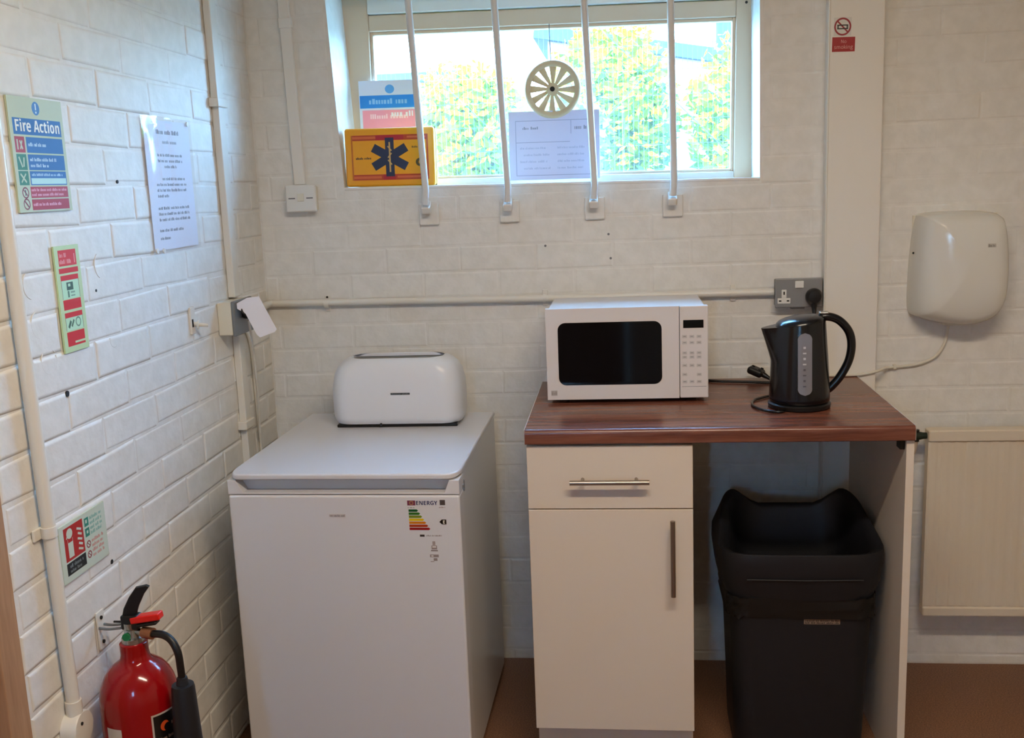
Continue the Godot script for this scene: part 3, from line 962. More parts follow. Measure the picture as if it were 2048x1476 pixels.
func bar_handle(parent: Node3D, a: Vector3, b: Vector3) -> void:
	var o := Vector3(0, 0, 0.030)
	var d := (b - a).normalized()
	var m := tube(MB.new(), [a + o, b + o], 0.006, 12)
	for p in [a + d * 0.030, b - d * 0.030]:
		tube(m, [p - Vector3(0, 0, 0.001), p + o], 0.0045, 10)
	obj("handle", m, M.steel, parent, "brushed steel bar handle")

func build_bin() -> void:
	var t := thing("waste_bin", "black plastic waste bin with open hood under the worktop", "bin", Vector3(1.555, 0, 0.40))
	var sec := func(y: float, w: float, d: float, r: float, zc: float) -> Array:
		return ring3(rrect(w, d, r, 5), func(p: Vector2) -> Vector3: return Vector3(p.x, y, zc - p.y))
	var rings := []
	for q in [[0.0, 0.315, 0.235], [0.004, 0.325, 0.245], [0.02, 0.328, 0.248], [0.2, 0.338, 0.265], [0.40, 0.352, 0.285], [0.42, 0.356, 0.288], [0.43, 0.345, 0.28]]:
		rings.append(sec.call(q[0], q[1], q[2], 0.05, 0.0))
	obj("body", skin(MB.new(), rings), M.black_matt, t)
	# crumpled bag collar below the hood
	var r2 := RandomNumberGenerator.new(); r2.seed = 5
	var lr := []
	for k in 6:
		var ring := []
		var base := rrect(0.368, 0.298, 0.055, 9)
		for p in base:
			var j := 1.0 + r2.randf_range(-0.018, 0.014)
			ring.append(Vector3(p.x * j, 0.388 + k * 0.0105 + r2.randf_range(-0.004, 0.004) * (1.0 if k > 0 else 2.0), -p.y * j))
		lr.append(ring)
	obj("bin_liner", skin(MB.new(), lr, true, true), M.black, t)
	# hood: bulging skirt, front lip, high sides and back around the mouth
	var N := 48
	var outer := []
	var prof := [[0.0, 0.183, 0.147], [0.045, 0.200, 0.160], [0.10, 0.207, 0.167], [0.13, 0.206, 0.166]]
	for q in prof:
		var ring := []
		for k in N:
			var p := sq(TAU * k / N, q[1], q[2])
			ring.append(Vector3(p.x, 0.430 + q[0], p.y))
		outer.append(ring)
	# upper rows follow the swept rim: low at the front, raised in two ears at the back corners
	var rim := func(k: int) -> Vector3:
		var a := TAU * k / N
		var p := sq(a, 0.206, 0.166)
		var back := clampf((0.10 - p.y) / 0.24, 0.0, 1.0)
		var ear := clampf((absf(p.x) - 0.10) / 0.07, 0.0, 1.0)
		var y := 0.560 + back * (0.035 + 0.045 * ear)
		var s := 1.0 - 0.16 * back
		return Vector3(p.x * s, y, p.y * lerpf(0.965, 0.90, back))
	for s in [0.5, 1.0]:
		var ring := []
		for k in N:
			var lo: Vector3 = outer[3][k]
			ring.append(lo.lerp(rim.call(k), s))
		outer.append(ring)
	var inner := []
	for s in [[0.975, 0.0], [0.86, -0.012], [0.80, -0.09], [0.78, -0.14]]:
		var ring := []
		for k in N:
			var q: Vector3 = rim.call(k)
			var y: float = q.y + s[1]
			if s[1] < -0.05: y = 0.560 + s[1]
			ring.append(Vector3(q.x * s[0], y, q.z * s[0]))
		inner.append(ring)
	obj("hood", skin(MB.new(), outer + inner, true, false), M.black_matt, t)
	# shadowy inside of the hood: the lining of the bag
	var fl := []
	for s in [[0.76, 0.455], [0.4, 0.445]]:
		var ring := []
		for k in N:
			var p := sq(TAU * k / N, 0.206 * s[0], 0.166 * s[0])
			ring.append(Vector3(p.x, s[1], p.y))
		fl.append(ring)
	obj("bag_lining", skin(MB.new(), fl), M.black, t)
	obj("seam_rib", tube(MB.new(), [Vector3(-0.14, 0.497, 0.164), Vector3(0.0, 0.497, 0.1685), Vector3(0.14, 0.497, 0.164)], 0.0018, 6), M.black_matt, t)
	var lb := Image.create(128, 24, false, Image.FORMAT_RGB8)
	lb.fill(Color(0.50, 0.42, 0.36))
	print_line(lb, 4, 3, 120, 8, Color(0.2, 0.16, 0.14)); print_line(lb, 4, 14, 120, 7, Color(0.14, 0.12, 0.11))
	var l := obj("label", plate(0.088, 0.013, 0.0008), printed(lb), t, "narrow tan maker's label")
	l.position = Vector3(0.047, 0.378, 0.1415)

# squarish oval: angle -> (x, z)
func sq(a: float, hw: float, hd: float) -> Vector2:
	var c := cos(a); var s := sin(a)
	var e := 0.42
	return Vector2(signf(c) * pow(absf(c), e) * hw, signf(s) * pow(absf(s), e) * hd)

func build_microwave() -> void:
	var t := thing("microwave", "white microwave oven on the worktop, black glass in its door", "microwave", Vector3(1.130, 0.9036, 0.0))
	var hx := 0.210
	obj("case", box(Vector3(-hx + 0.004, 0.012, 0.075), Vector3(hx - 0.004, 0.2500, 0.334), 0.007, 3), M.mw, t)
	var y0 := 0.0115; var y1 := 0.2535
	var d := MB.new()
	# door fascia with a rounded window opening: build as frame from strips around an opening
	var ox0 := 0.951 - 1.130; var ox1 := 1.221 - 1.130; var oy0 := 0.953 - 0.9036; var oy1 := 1.120 - 0.9036
	var dx1 := 1.2655 - 1.130
	var hole := rrect(ox1 - ox0, oy1 - oy0, 0.020, 6, Vector2((ox0 + ox1) * 0.5, (oy0 + oy1) * 0.5))
	framed(d, Rect2(-hx, y0, dx1 + hx, y1 - y0), hole, 0.335, 0.357)
	var dr := obj("door", d, M.mw, t)
	var hg := rrect(ox1 - ox0 + 0.004, oy1 - oy0 + 0.004, 0.021, 6, Vector2((ox0 + ox1) * 0.5, (oy0 + oy1) * 0.5))
	var gm := MB.new()
	prism(gm, hg, 0.336, 0.3535)
	obj("window_glass", gm, M.glass_black, dr)
	obj("logo", plate(0.016, 0.014, 0.0006), printed(badge_img(Color(0.70, 0.68, 0.67), Color(0.55, 0.53, 0.53))), dr).position = Vector3(-0.192, 0.030, 0.3572)
	var cp := obj("control_panel", box(Vector3(dx1 + 0.0015, y0, 0.335), Vector3(hx, y1, 0.357), 0.003), M.mw, t)
	obj("display", box(Vector3(1.276 - 1.130, 1.0995 - 0.9036, 0.3565), Vector3(1.328 - 1.130, 1.1205 - 0.9036, 0.3578), 0.001, 1), M.glass_black, cp)
	var btn := mat(Color(0.76, 0.745, 0.74), 0.45)
	var rows := [0.174, 0.158, 0.131, 0.120, 0.098, 0.074, 0.055]
	for ri in rows.size():
		for k in 3:
			if ri >= 5 and k == 1 and ri == 5: continue
			var bx := 0.1495 + k * 0.0185
			var bo := obj("button", box(Vector3(bx - 0.0062, rows[ri] - 0.0042, 0.3565), Vector3(bx + 0.0062, rows[ri] + 0.0042, 0.3576), 0.0008, 1), btn, cp)
			var pm := MB.new()
			addbox(pm, Vector3(bx - 0.0035, rows[ri] - 0.0006, 0.3574), Vector3(bx + 0.0035, rows[ri] + 0.0008, 0.3578), 0.0001)
			obj("print", pm, M.ink_grey, bo)
	obj("panel_seam", box(Vector3(0.142, 0.0415, 0.3565), Vector3(0.205, 0.0425, 0.3573), 0.0002, 1), M.ink_grey, cp)
	for x in [-0.17, 0.17]:
		for z in [0.11, 0.30]:
			var fm := lathe(MB.new(), [Vector2(0, 0), Vector2(0.014, 0), Vector2(0.016, 0.012), Vector2(0, 0.012)], 14)
			obj("foot", fm, M.black, t).position = Vector3(x, 0, z)
	# flex lying along the back of the worktop to its loose plug
	t = thing("loose_plug", "black mains plug lying loose with its cord behind the kettle on the worktop", "plug", Vector3(1.130, 0.9036, 0.0))
	obj("flex", tube(MB.new(), smooth_path([Vector3(0.10, 0.02, 0.070), Vector3(0.15, 0.010, 0.066), Vector3(0.22, 0.0045, 0.085), Vector3(0.25, 0.0045, 0.105), Vector3(0.34, 0.0045, 0.125), Vector3(0.40, 0.0045, 0.140), Vector3(0.430, 0.0045, 0.135), Vector3(0.434, 0.0046, 0.112), Vector3(0.412, 0.0065, 0.094), Vector3(0.398, 0.0115, 0.088)], 6), 0.0038, 8), M.black, t)
	var pm2 := MB.new()
	pm2.xf = Transform3D(Basis(Vector3.UP, -0.45) * Basis(Vector3.BACK, -0.35), Vector3(0.368, 0.0245, 0.075))
	rb(pm2, Vector3.ZERO, Vector3(0.046, 0.022, 0.040), 0.009, 3)
	tube(pm2, [Vector3(0.02, 0, 0), Vector3(0.036, -0.002, 0), Vector3(0.046, -0.004, 0)], [0.009, 0.006, 0.004], 10)
	for q in [[-0.012, 0.0], [0.011, 0.011], [0.011, -0.011]]:
		addbox(pm2, Vector3(q[0] - 0.004, 0.009, q[1] - 0.002), Vector3(q[0] + 0.004, 0.014, q[1] + 0.002), 0.0005)
	obj("plug_top", pm2, M.black, t)

# rectangular slab in XY between z0 and z1 with an opening (polygon around a centre)
func framed(m: MB, r: Rect2, hole: PackedVector2Array, z0: float, z1: float) -> void:
	var c := Vector2.ZERO
	for p in hole: c += p
	c /= hole.size()
	var n := hole.size()
	var out := PackedVector2Array()
	for p in hole:
		# nearest matching point on the rectangle along axis blocks
		var d := p - c
		var best := 1e9
		if absf(d.x) > 1e-6:
			var tx := ((r.end.x if d.x > 0 else r.position.x) - c.x) / d.x
			best = minf(best, tx)
		if absf(d.y) > 1e-6:
			var ty := ((r.end.y if d.y > 0 else r.position.y) - c.y) / d.y
			best = minf(best, ty)
		out.append(c + d * best)
	var f := Vector3(0, 0, 1)
	var st := m.pos.size()
	for i in n:
		var k := (i + 1) % n
		var a := out[i]; var b := out[k]
		# add the rectangle corner when two neighbours lie on different sides
		var va := absf(a.x - r.position.x) < 1e-5 or absf(a.x - r.end.x) < 1e-5
		var vb := absf(b.x - r.position.x) < 1e-5 or absf(b.x - r.end.x) < 1e-5
		for z in [z1, z0]:
			var nn: Vector3 = f if z == z1 else -f
			m.quad(Vector3(hole[i].x, hole[i].y, z), Vector3(hole[k].x, hole[k].y, z), Vector3(b.x, b.y, z), Vector3(a.x, a.y, z), nn, nn, nn, nn)
			if va != vb:
				var cr := Vector2(a.x if va else b.x, b.y if va else a.y)
				m.tri(Vector3(a.x, a.y, z), Vector3(cr.x, cr.y, z), Vector3(b.x, b.y, z), nn, nn, nn)
		var h0 := Vector3(hole[i].x, hole[i].y, 0); var h1 := Vector3(hole[k].x, hole[k].y, 0)
		var e := (hole[k] - hole[i]).normalized()
		var hn := Vector3(-e.y, e.x, 0)
		if hn.dot(Vector3(c.x, c.y, 0) - h0) < 0: hn = -hn
		m.quad(h0 + f * z0, h1 + f * z0, h1 + f * z1, h0 + f * z1, hn, hn, hn, hn)
	var x0 := r.position.x; var y0 := r.position.y; var x1 := r.end.x; var y1 := r.end.y
	for q in [[x0, y0, x1, y0, Vector3(0, -1, 0)], [x1, y0, x1, y1, Vector3(1, 0, 0)], [x1, y1, x0, y1, Vector3(0, 1, 0)], [x0, y1, x0, y0, Vector3(-1, 0, 0)]]:
		m.quad(Vector3(q[0], q[1], z0), Vector3(q[2], q[3], z0), Vector3(q[2], q[3], z1), Vector3(q[0], q[1], z1), q[4], q[4], q[4], q[4])
	fixwind(m, st)

func build_kettle() -> void:
	var t := thing("kettle", "black plastic jug kettle with grey water gauge on the worktop", "kettle", Vector3(1.559, 0.9036, 0.425))
	var N := 48
	obj("power_base", lathe(MB.new(), [Vector2(0, 0), Vector2(0.070, 0), Vector2(0.076, 0.003), Vector2(0.077, 0.012), Vector2(0.073, 0.016), Vector2(0, 0.016)], 40), M.black, t)
	var rings := []
	for q in [[0.0165, 0.070], [0.019, 0.0735], [0.03, 0.0745], [0.08, 0.0715], [0.12, 0.0690], [0.14, 0.0676], [0.16, 0.0658], [0.18, 0.0640], [0.20, 0.0622], [0.214, 0.0610]]:
		var ring := []
		for k in N:
			var a := TAU * k / N
			var dlt := absf(wrapf(a - PI, -PI, PI))
			var rise := clampf((q[0] - 0.115) / 0.099, 0.0, 1.0)
			var sp := exp(-pow(dlt / 0.34, 2.0)) * 0.034 * rise
			var r: float = q[1] + sp
			var x := cos(a) * r
			var y: float = q[0] + (0.008 * x / 0.06) * clampf((q[0] - 0.14) / 0.07, 0, 1)
			ring.append(Vector3(x, y, sin(a) * r))
		rings.append(ring)
	obj("body", skin(MB.new(), rings), M.black_gloss, t)
	# domed lid following the tilt of the rim
	var lm := MB.new()
	var lr := []
	for q in [[0.0, 0.0595], [0.006, 0.058], [0.011, 0.052], [0.015, 0.040], [0.0175, 0.022], [0.018, 0.004]]:
		var ring := []
		for k in N:
			var a := TAU * k / N
			var x: float = cos(a) * q[1]
			ring.append(Vector3(x, 0.2135 + q[0] + 0.008 * x / 0.06, sin(a) * q[1]))
		lr.append(ring)
	skin(lm, lr)
	obj("lid", lm, M.black_gloss, t)
	var hp := smooth_path([Vector3(0.035, 0.219, 0), Vector3(0.062, 0.227, 0), Vector3(0.092, 0.218, 0), Vector3(0.117, 0.190, 0), Vector3(0.125, 0.155, 0), Vector3(0.119, 0.115, 0), Vector3(0.100, 0.077, 0), Vector3(0.080, 0.052, 0), Vector3(0.068, 0.042, 0)], 6)
	obj("handle", tube(MB.new(), hp, 0.0105, 14, 1.0), M.black_gloss, t)
	obj("lid_button", box(Vector3(0.045, 0.2335, -0.009), Vector3(0.068, 0.240, 0.009), 0.003), M.chrome, t)
	# gauge, curved with the jug
	var gm := MB.new()
	var cols := 9
	var rowsn := 40
	var gr := []
	for side in 2:
		pass
	for i in rowsn + 1:
		var y := lerpf(0.043, 0.196, float(i) / rowsn)
		var rad := lerpf(0.0742, 0.0632, clampf((y - 0.03) / 0.17, 0, 1)) + 0.0012
		var half := 0.0172
		var de := minf(y - 0.043, 0.196 - y)
		if de < half: half = sqrt(maxf(0.0, half * half - pow(half - de, 2.0))) + 0.0004
		var row := []
		for j in cols + 1:
			var s := lerpf(-half, half, float(j) / cols)
			var a := PI / 2 - 0.02 - s / rad
			row.append([Vector3(cos(a) * rad, y, sin(a) * rad), Vector3(cos(a), 0.06, sin(a)).normalized()])
		gr.append(row)
	for i in rowsn:
		for j in cols:
			var A = gr[i][j]; var B = gr[i][j + 1]; var C = gr[i + 1][j + 1]; var D = gr[i + 1][j]
			gm.quad(A[0], B[0], C[0], D[0], A[1], B[1], C[1], D[1])
			gm.quad(A[0] - A[1] * 0.002, B[0] - B[1] * 0.002, C[0] - C[1] * 0.002, D[0] - D[1] * 0.002, -A[1], -B[1], -C[1], -D[1])
	fixwind(gm, 0)
	var gg := obj("water_gauge", gm, mat(Color(0.47, 0.47, 0.50), 0.25), t, "translucent grey water gauge")
	for k in 8:
		var y := 0.066 + k * 0.0135
		var rad := lerpf(0.0742, 0.0632, clampf((y - 0.03) / 0.17, 0, 1)) + 0.0012
		var w := 0.004 if k % 2 == 0 else 0.0028
		obj("level_mark", box(Vector3(-w, y - 0.0017 - 0.001 * (k % 2), rad - 0.0012), Vector3(w, y + 0.0017 + 0.001 * (k % 2), rad + 0.0004), 0.0003, 1), mat(Color(0.72, 0.72, 0.74), 0.4) if k >= 4 else mat(Color(0.3, 0.3, 0.33), 0.4), gg)

func build_hand_dryer() -> void:
	var t := thing("hand_dryer", "white rounded hand dryer on the wall right of the pillar", "hand dryer", Vector3(2.052, 1.205, 0.0))
	# outline, clockwise from top left, bulging sides and bowed slanting bottom
	var key := [Vector2(-0.100, 0.152), Vector2(-0.03, 0.156), Vector2(0.05, 0.155), Vector2(0.094, 0.146), Vector2(0.108, 0.118), Vector2(0.117, 0.05), Vector2(0.120, -0.03), Vector2(0.114, -0.095), Vector2(0.092, -0.135), Vector2(0.050, -0.155), Vector2(0.0, -0.160), Vector2(-0.06, -0.150), Vector2(-0.105, -0.136), Vector2(-0.122, -0.120), Vector2(-0.125, -0.06), Vector2(-0.122, 0.03), Vector2(-0.115, 0.11), Vector2(-0.109, 0.14)]
	var pts := []
	var nk := key.size()
	for i in nk:
		for k in 3:
			pts.append(key[i].cubic_interpolate(key[(i + 1) % nk], key[(i + nk - 1) % nk], key[(i + 2) % nk], k / 3.0))
	var rings := []
	for q in [[0.0, 1.0, 0.0], [0.006, 1.0, 0.0], [0.05, 0.995, 0.001], [0.085, 0.95, 0.004], [0.105, 0.87, 0.008], [0.117, 0.76, 0.012], [0.125, 0.60, 0.014], [0.130, 0.40, 0.012], [0.1325, 0.2, 0.008], [0.133, 0.04, 0.004]]:
		var ring := []
		for p in pts:
			# the left flank slopes more than the right
			var sx: float = q[1]
			if p.x < 0: sx = lerpf(1.0, q[1], 1.25) if q[1] > 0.5 else q[1] * 0.85
			ring.append(Vector3(p.x * sx + q[2], p.y * lerpf(1.0, q[1], 0.8 if q[1] > 0.7 else 1.0), q[0]))
		rings.append(ring)
	obj("cover", skin(MB.new(), rings), M.dryer, t)
	obj("backplate", box(Vector3(-0.116, -0.128, -0.0005), Vector3(0.112, 0.148, 0.004), 0.002), M.cream_plastic, t)
	var lg := obj("logo", plate(0.022, 0.010, 0.0006), printed(badge_img(Color(0.74, 0.72, 0.68), Color(0.5, 0.49, 0.47))), t)
	lg.position = Vector3(0.058, 0.066, 0.1285); lg.rotation.y = 0.14; lg.rotation.x = -0.10
	obj("screw", lathed_disc(0.003, 0.002), M.dark, t).position = Vector3(-0.121, 0.045, 0.040)
	obj("nozzle", box(Vector3(-0.04, -0.158, 0.02), Vector3(0.03, -0.148, 0.07), 0.004), M.cream_plastic, t)
	var c := thing("dryer_cable", "cream cable curving from the hand dryer down to the worktop", "cable", Vector3.ZERO)
	obj("flex", tube(MB.new(), smooth_path([Vector3(2.041, 1.0435, 0.012), Vector3(2.040, 1.02, 0.009), Vector3(2.033, 0.985, 0.008), Vector3(2.008, 0.948, 0.008), Vector3(1.960, 0.928, 0.008), Vector3(1.90, 0.921, 0.008), Vector3(1.868, 0.921, 0.020), Vector3(1.842, 0.9185, 0.049), Vector3(1.80, 0.9105, 0.0525), Vector3(1.765, 0.9085, 0.0535), Vector3(1.70, 0.908, 0.0535), Vector3(1.66, 0.908, 0.054)], 6), 0.0042, 10), M.cord_white, c)
	obj("cable_clip", box(Vector3(1.894, 0.914, 0.0), Vector3(1.903, 0.929, 0.014), 0.003), M.cord_white, c)

func build_radiator() -> void:
	var t := thing("radiator", "cream panel radiator on the wall under the hand dryer", "radiator", Vector3(1.977, 0, 0))
	var L := 1.0
	# pressed panel: shallow vertical flutes
	var top := []
	var m := MB.new()
	var xs := []
	var k := 0.0
	while k <= L + 1e-6:
		xs.append(k); k += 0.00417
	for i in xs.size() - 1:
		var f := func(x: float) -> float:
			var u := fposmod(x, 0.0333) / 0.0333
			return 0.0855 + 0.0022 * smoothstep(0.05, 0.2, u) * (1.0 - smoothstep(0.62, 0.78, u))
		var za: float = f.call(xs[i]); var zb: float = f.call(xs[i + 1])
		var na := Vector3(-(f.call(xs[i] + 0.001) - f.call(xs[i] - 0.001)) / 0.002, 0, 1).normalized()
		var nb := Vector3(-(f.call(xs[i + 1] + 0.001) - f.call(xs[i + 1] - 0.001)) / 0.002, 0, 1).normalized()
		m.quad(Vector3(xs[i], 0.225, za), Vector3(xs[i + 1], 0.225, zb), Vector3(xs[i + 1], 0.717, zb), Vector3(xs[i], 0.717, za), na, nb, nb, na)
	fixwind(m, 0)
	addbox(m, Vector3(0, 0.20, 0.055), Vector3(L, 0.74, 0.085))
	obj("panel", m, M.radiator, t)
	obj("top_header", box(Vector3(-0.001, 0.718, 0.048), Vector3(L, 0.752, 0.092), 0.005), M.radiator, t)
	obj("bottom_header", box(Vector3(-0.001, 0.192, 0.052), Vector3(L, 0.222, 0.092), 0.006), M.radiator, t)
	obj("wall_bracket", box(Vector3(0.15, 0.25, 0.0018), Vector3(0.19, 0.70, 0.056), 0.002), M.radiator, t)
	var v := obj("valve", tube(MB.new(), [Vector3(-0.040, 0.732, 0.07), Vector3(-0.030, 0.732, 0.07), Vector3(-0.012, 0.732, 0.07), Vector3(0.004, 0.732, 0.07)], [0.013, 0.014, 0.010, 0.009], 12), M.valve_green, t, "dark greenish radiator valve")
	obj("valve_cap", tube(MB.new(), [Vector3(-0.030, 0.716, 0.07), Vector3(-0.030, 0.750, 0.07)], 0.009, 12), M.black, v)
	obj("tail_pipe", tube(MB.new(), smooth_path([Vector3(-0.030, 0.72, 0.07), Vector3(-0.030, 0.68, 0.05), Vector3(-0.030, 0.60, 0.02), Vector3(-0.030, 0.02, 0.02)], 4), 0.0075, 10), M.radiator, t)

func build_extinguisher() -> void:
	var t := thing("fire_extinguisher", "red carbon dioxide fire extinguisher hung on the left wall", "fire extinguisher", Vector3(0.141, 0.0, 1.185))
	obj("cylinder", lathe(MB.new(), [Vector2(0, 0.10), Vector2(0.066, 0.10), Vector2(0.074, 0.108), Vector2(0.076, 0.12), Vector2(0.076, 0.495), Vector2(0.0745, 0.515), Vector2(0.070, 0.533), Vector2(0.063, 0.549), Vector2(0.053, 0.563), Vector2(0.042, 0.572), Vector2(0.033, 0.578), Vector2(0.0285, 0.585), Vector2(0.027, 0.595), Vector2(0.027, 0.616), Vector2(0.025, 0.6175), Vector2(0, 0.6175)], 48), M.red, t)
	var v := obj("valve", lathe(MB.new(), [Vector2(0, 0.6170), Vector2(0.022, 0.6170), Vector2(0.022, 0.627), Vector2(0.017, 0.630), Vector2(0.015, 0.645), Vector2(0.018, 0.648), Vector2(0.018, 0.660), Vector2(0, 0.660)], 20), M.chrome, t)
	var gd := obj("green_tag", lathed_disc(0.008, 0.004), M.green, v)
	gd.position = Vector3(-0.004, 0.634, 0.0165)
	tube_obj(v, "outlet", [Vector3(0.008, 0.640, 0.004), Vector3(0.03, 0.640, 0.008)], 0.007, M.chrome)
	tube_obj(v, "hose_nut", [Vector3(0.026, 0.640, 0.007), Vector3(0.049, 0.639, 0.012)], 0.0115, M.brass)
	# hose and horn
	tube_obj(t, "hose", smooth_path([Vector3(0.046, 0.639, 0.012), Vector3(0.072, 0.640, 0.018), Vector3(0.092, 0.630, 0.024), Vector3(0.104, 0.607, 0.028), Vector3(0.106, 0.578, 0.028), Vector3(0.107, 0.55, 0.028)], 6), 0.0075, M.black)
	var hn := obj("horn", lathe(MB.new(), [Vector2(0, 0.17), Vector2(0.036, 0.17), Vector2(0.0375, 0.175), Vector2(0.0225, 0.535), Vector2(0.021, 0.541), Vector2(0.0125, 0.5415), Vector2(0.010, 0.556), Vector2(0, 0.560)], 28), M.black_matt, t)
	hn.position = Vector3(0.107, 0.0, 0.028)
	# carrying handle and squeeze lever
	var hd := MB.new()
	rb(hd, Vector3(0.003, 0.662, 0.004), Vector3(0.036, 0.030, 0.024), 0.004, 2)
	obj("handle_block", hd, M.black, t)
	var lv := MB.new()
	lv.xf = Transform3D(Basis(Vector3.UP, 0.25), Vector3(0, 0, 0.004))
	prism(lv, PackedVector2Array([Vector2(-0.015, 0.668), Vector2(0.012, 0.668), Vector2(0.020, 0.692), Vector2(0.033, 0.717), Vector2(0.044, 0.731), Vector2(0.038, 0.7345), Vector2(0.018, 0.7315), Vector2(0.003, 0.712), Vector2(-0.009, 0.690)]), -0.004, 0.005, 0.0015)
	obj("lever", lv, M.black, t)
	var rd := MB.new()
	rd.xf = Transform3D(Basis(Vector3.BACK, 0.16), Vector3(0.036, 0.671, 0.006))
	rb(rd, Vector3.ZERO, Vector3(0.062, 0.014, 0.022), 0.003, 2)
	obj("safety_clip", rd, M.red_plastic, t, "red plastic safety clip")
	var cg := MB.new()
	cg.xf = Transform3D(Basis(Vector3.BACK, 0.16), Vector3(0.034, 0.658, 0.006))
	rb(cg, Vector3.ZERO, Vector3(0.050, 0.007, 0.020), 0.003, 2)
	obj("carry_handle", cg, M.black, t)
	tube_obj(t, "safety_pin", [Vector3(-0.034, 0.660, 0.004), Vector3(-0.012, 0.660, 0.004)], 0.0022, M.black)
	# wrap-round label and white side strip
	var im := Image.create(256, 256, false, Image.FORMAT_RGB8)
	im.fill(Color(0.06, 0.05, 0.05))
	rect(im, 0, 0, 256, 10, Color(0.75, 0.68, 0.62)); rect(im, 0, 0, 10, 256, Color(0.75, 0.68, 0.62)); rect(im, 246, 0, 10, 256, Color(0.75, 0.68, 0.62))
	disc(im, 70, 74, 26, Color(0.80, 0.30, 0.12)); disc(im, 84, 84, 20, Color(0.06, 0.05, 0.05))
	print_line(im, 112, 62, 110, 22, Color(0.6, 0.5, 0.45)); print_line(im, 40, 128, 170, 18, Color(0.55, 0.48, 0.44)); print_line(im, 40, 166, 170, 18, Color(0.55, 0.48, 0.44)); print_line(im, 40, 204, 150, 18, Color(0.5, 0.44, 0.4))
	obj("label", curved(0.0766, 0.385, 0.488, -0.40, 0.86), printed(im, 0.3), t, "black label with pale print and an orange emblem")
	obj("side_label", curved(0.0766, 0.30, 0.468, 1.62, 2.08), mat(Color(0.8, 0.76, 0.7), 0.4), t)
	# wall bracket it hangs from
	var b := thing("extinguisher_bracket", "white painted steel wall bracket behind the extinguisher's neck", "bracket", Vector3(XL, 0.0, 1.135))
	obj("plate", box(Vector3(0.0, 0.578, -0.014), Vector3(0.004, 0.658, 0.014), 0.001), M.gloss_paint, b)
	for z in [-0.010, 0.010]:
		obj("arm", tube(MB.new(), smooth_path([Vector3(0.003, 0.625, z), Vector3(0.03, 0.628, z + 0.010), Vector3(0.068, 0.6405, z + 0.030)], 4), 0.003, 8), M.galv, b)
	for y in [0.592, 0.644]:
		obj("screw", tube(MB.new(), [Vector3(0.003, y, 0), Vector3(0.0065, y, 0)], 0.004, 8), M.dark, b)

func tube_obj(parent: Node3D, called: String, pts: Array, r, m: Material) -> MeshInstance3D:
	return obj(called, tube(MB.new(), pts, r, 12), m, parent)

func curved(r: float, y0: float, y1: float, a0: float, a1: float) -> MB:
	var m := MB.new()
	var n := 14
	for i in n:
		var s := float(i) / n; var e := float(i + 1) / n
		var a := lerpf(a1, a0, s); var b := lerpf(a1, a0, e)
		var A := Vector3(cos(a), 0, sin(a)); var B := Vector3(cos(b), 0, sin(b))
		var l := Vector3(0, y0, 0); var h := Vector3(0, y1, 0)
		m.tri(A * r + l, B * r + l, B * r + h, A, B, B, Vector2(s, 1), Vector2(e, 1), Vector2(e, 0))
		m.tri(A * r + l, B * r + h, A * r + h, A, B, A, Vector2(s, 1), Vector2(e, 0), Vector2(s, 0))
	fixwind(m, 0)
	return m

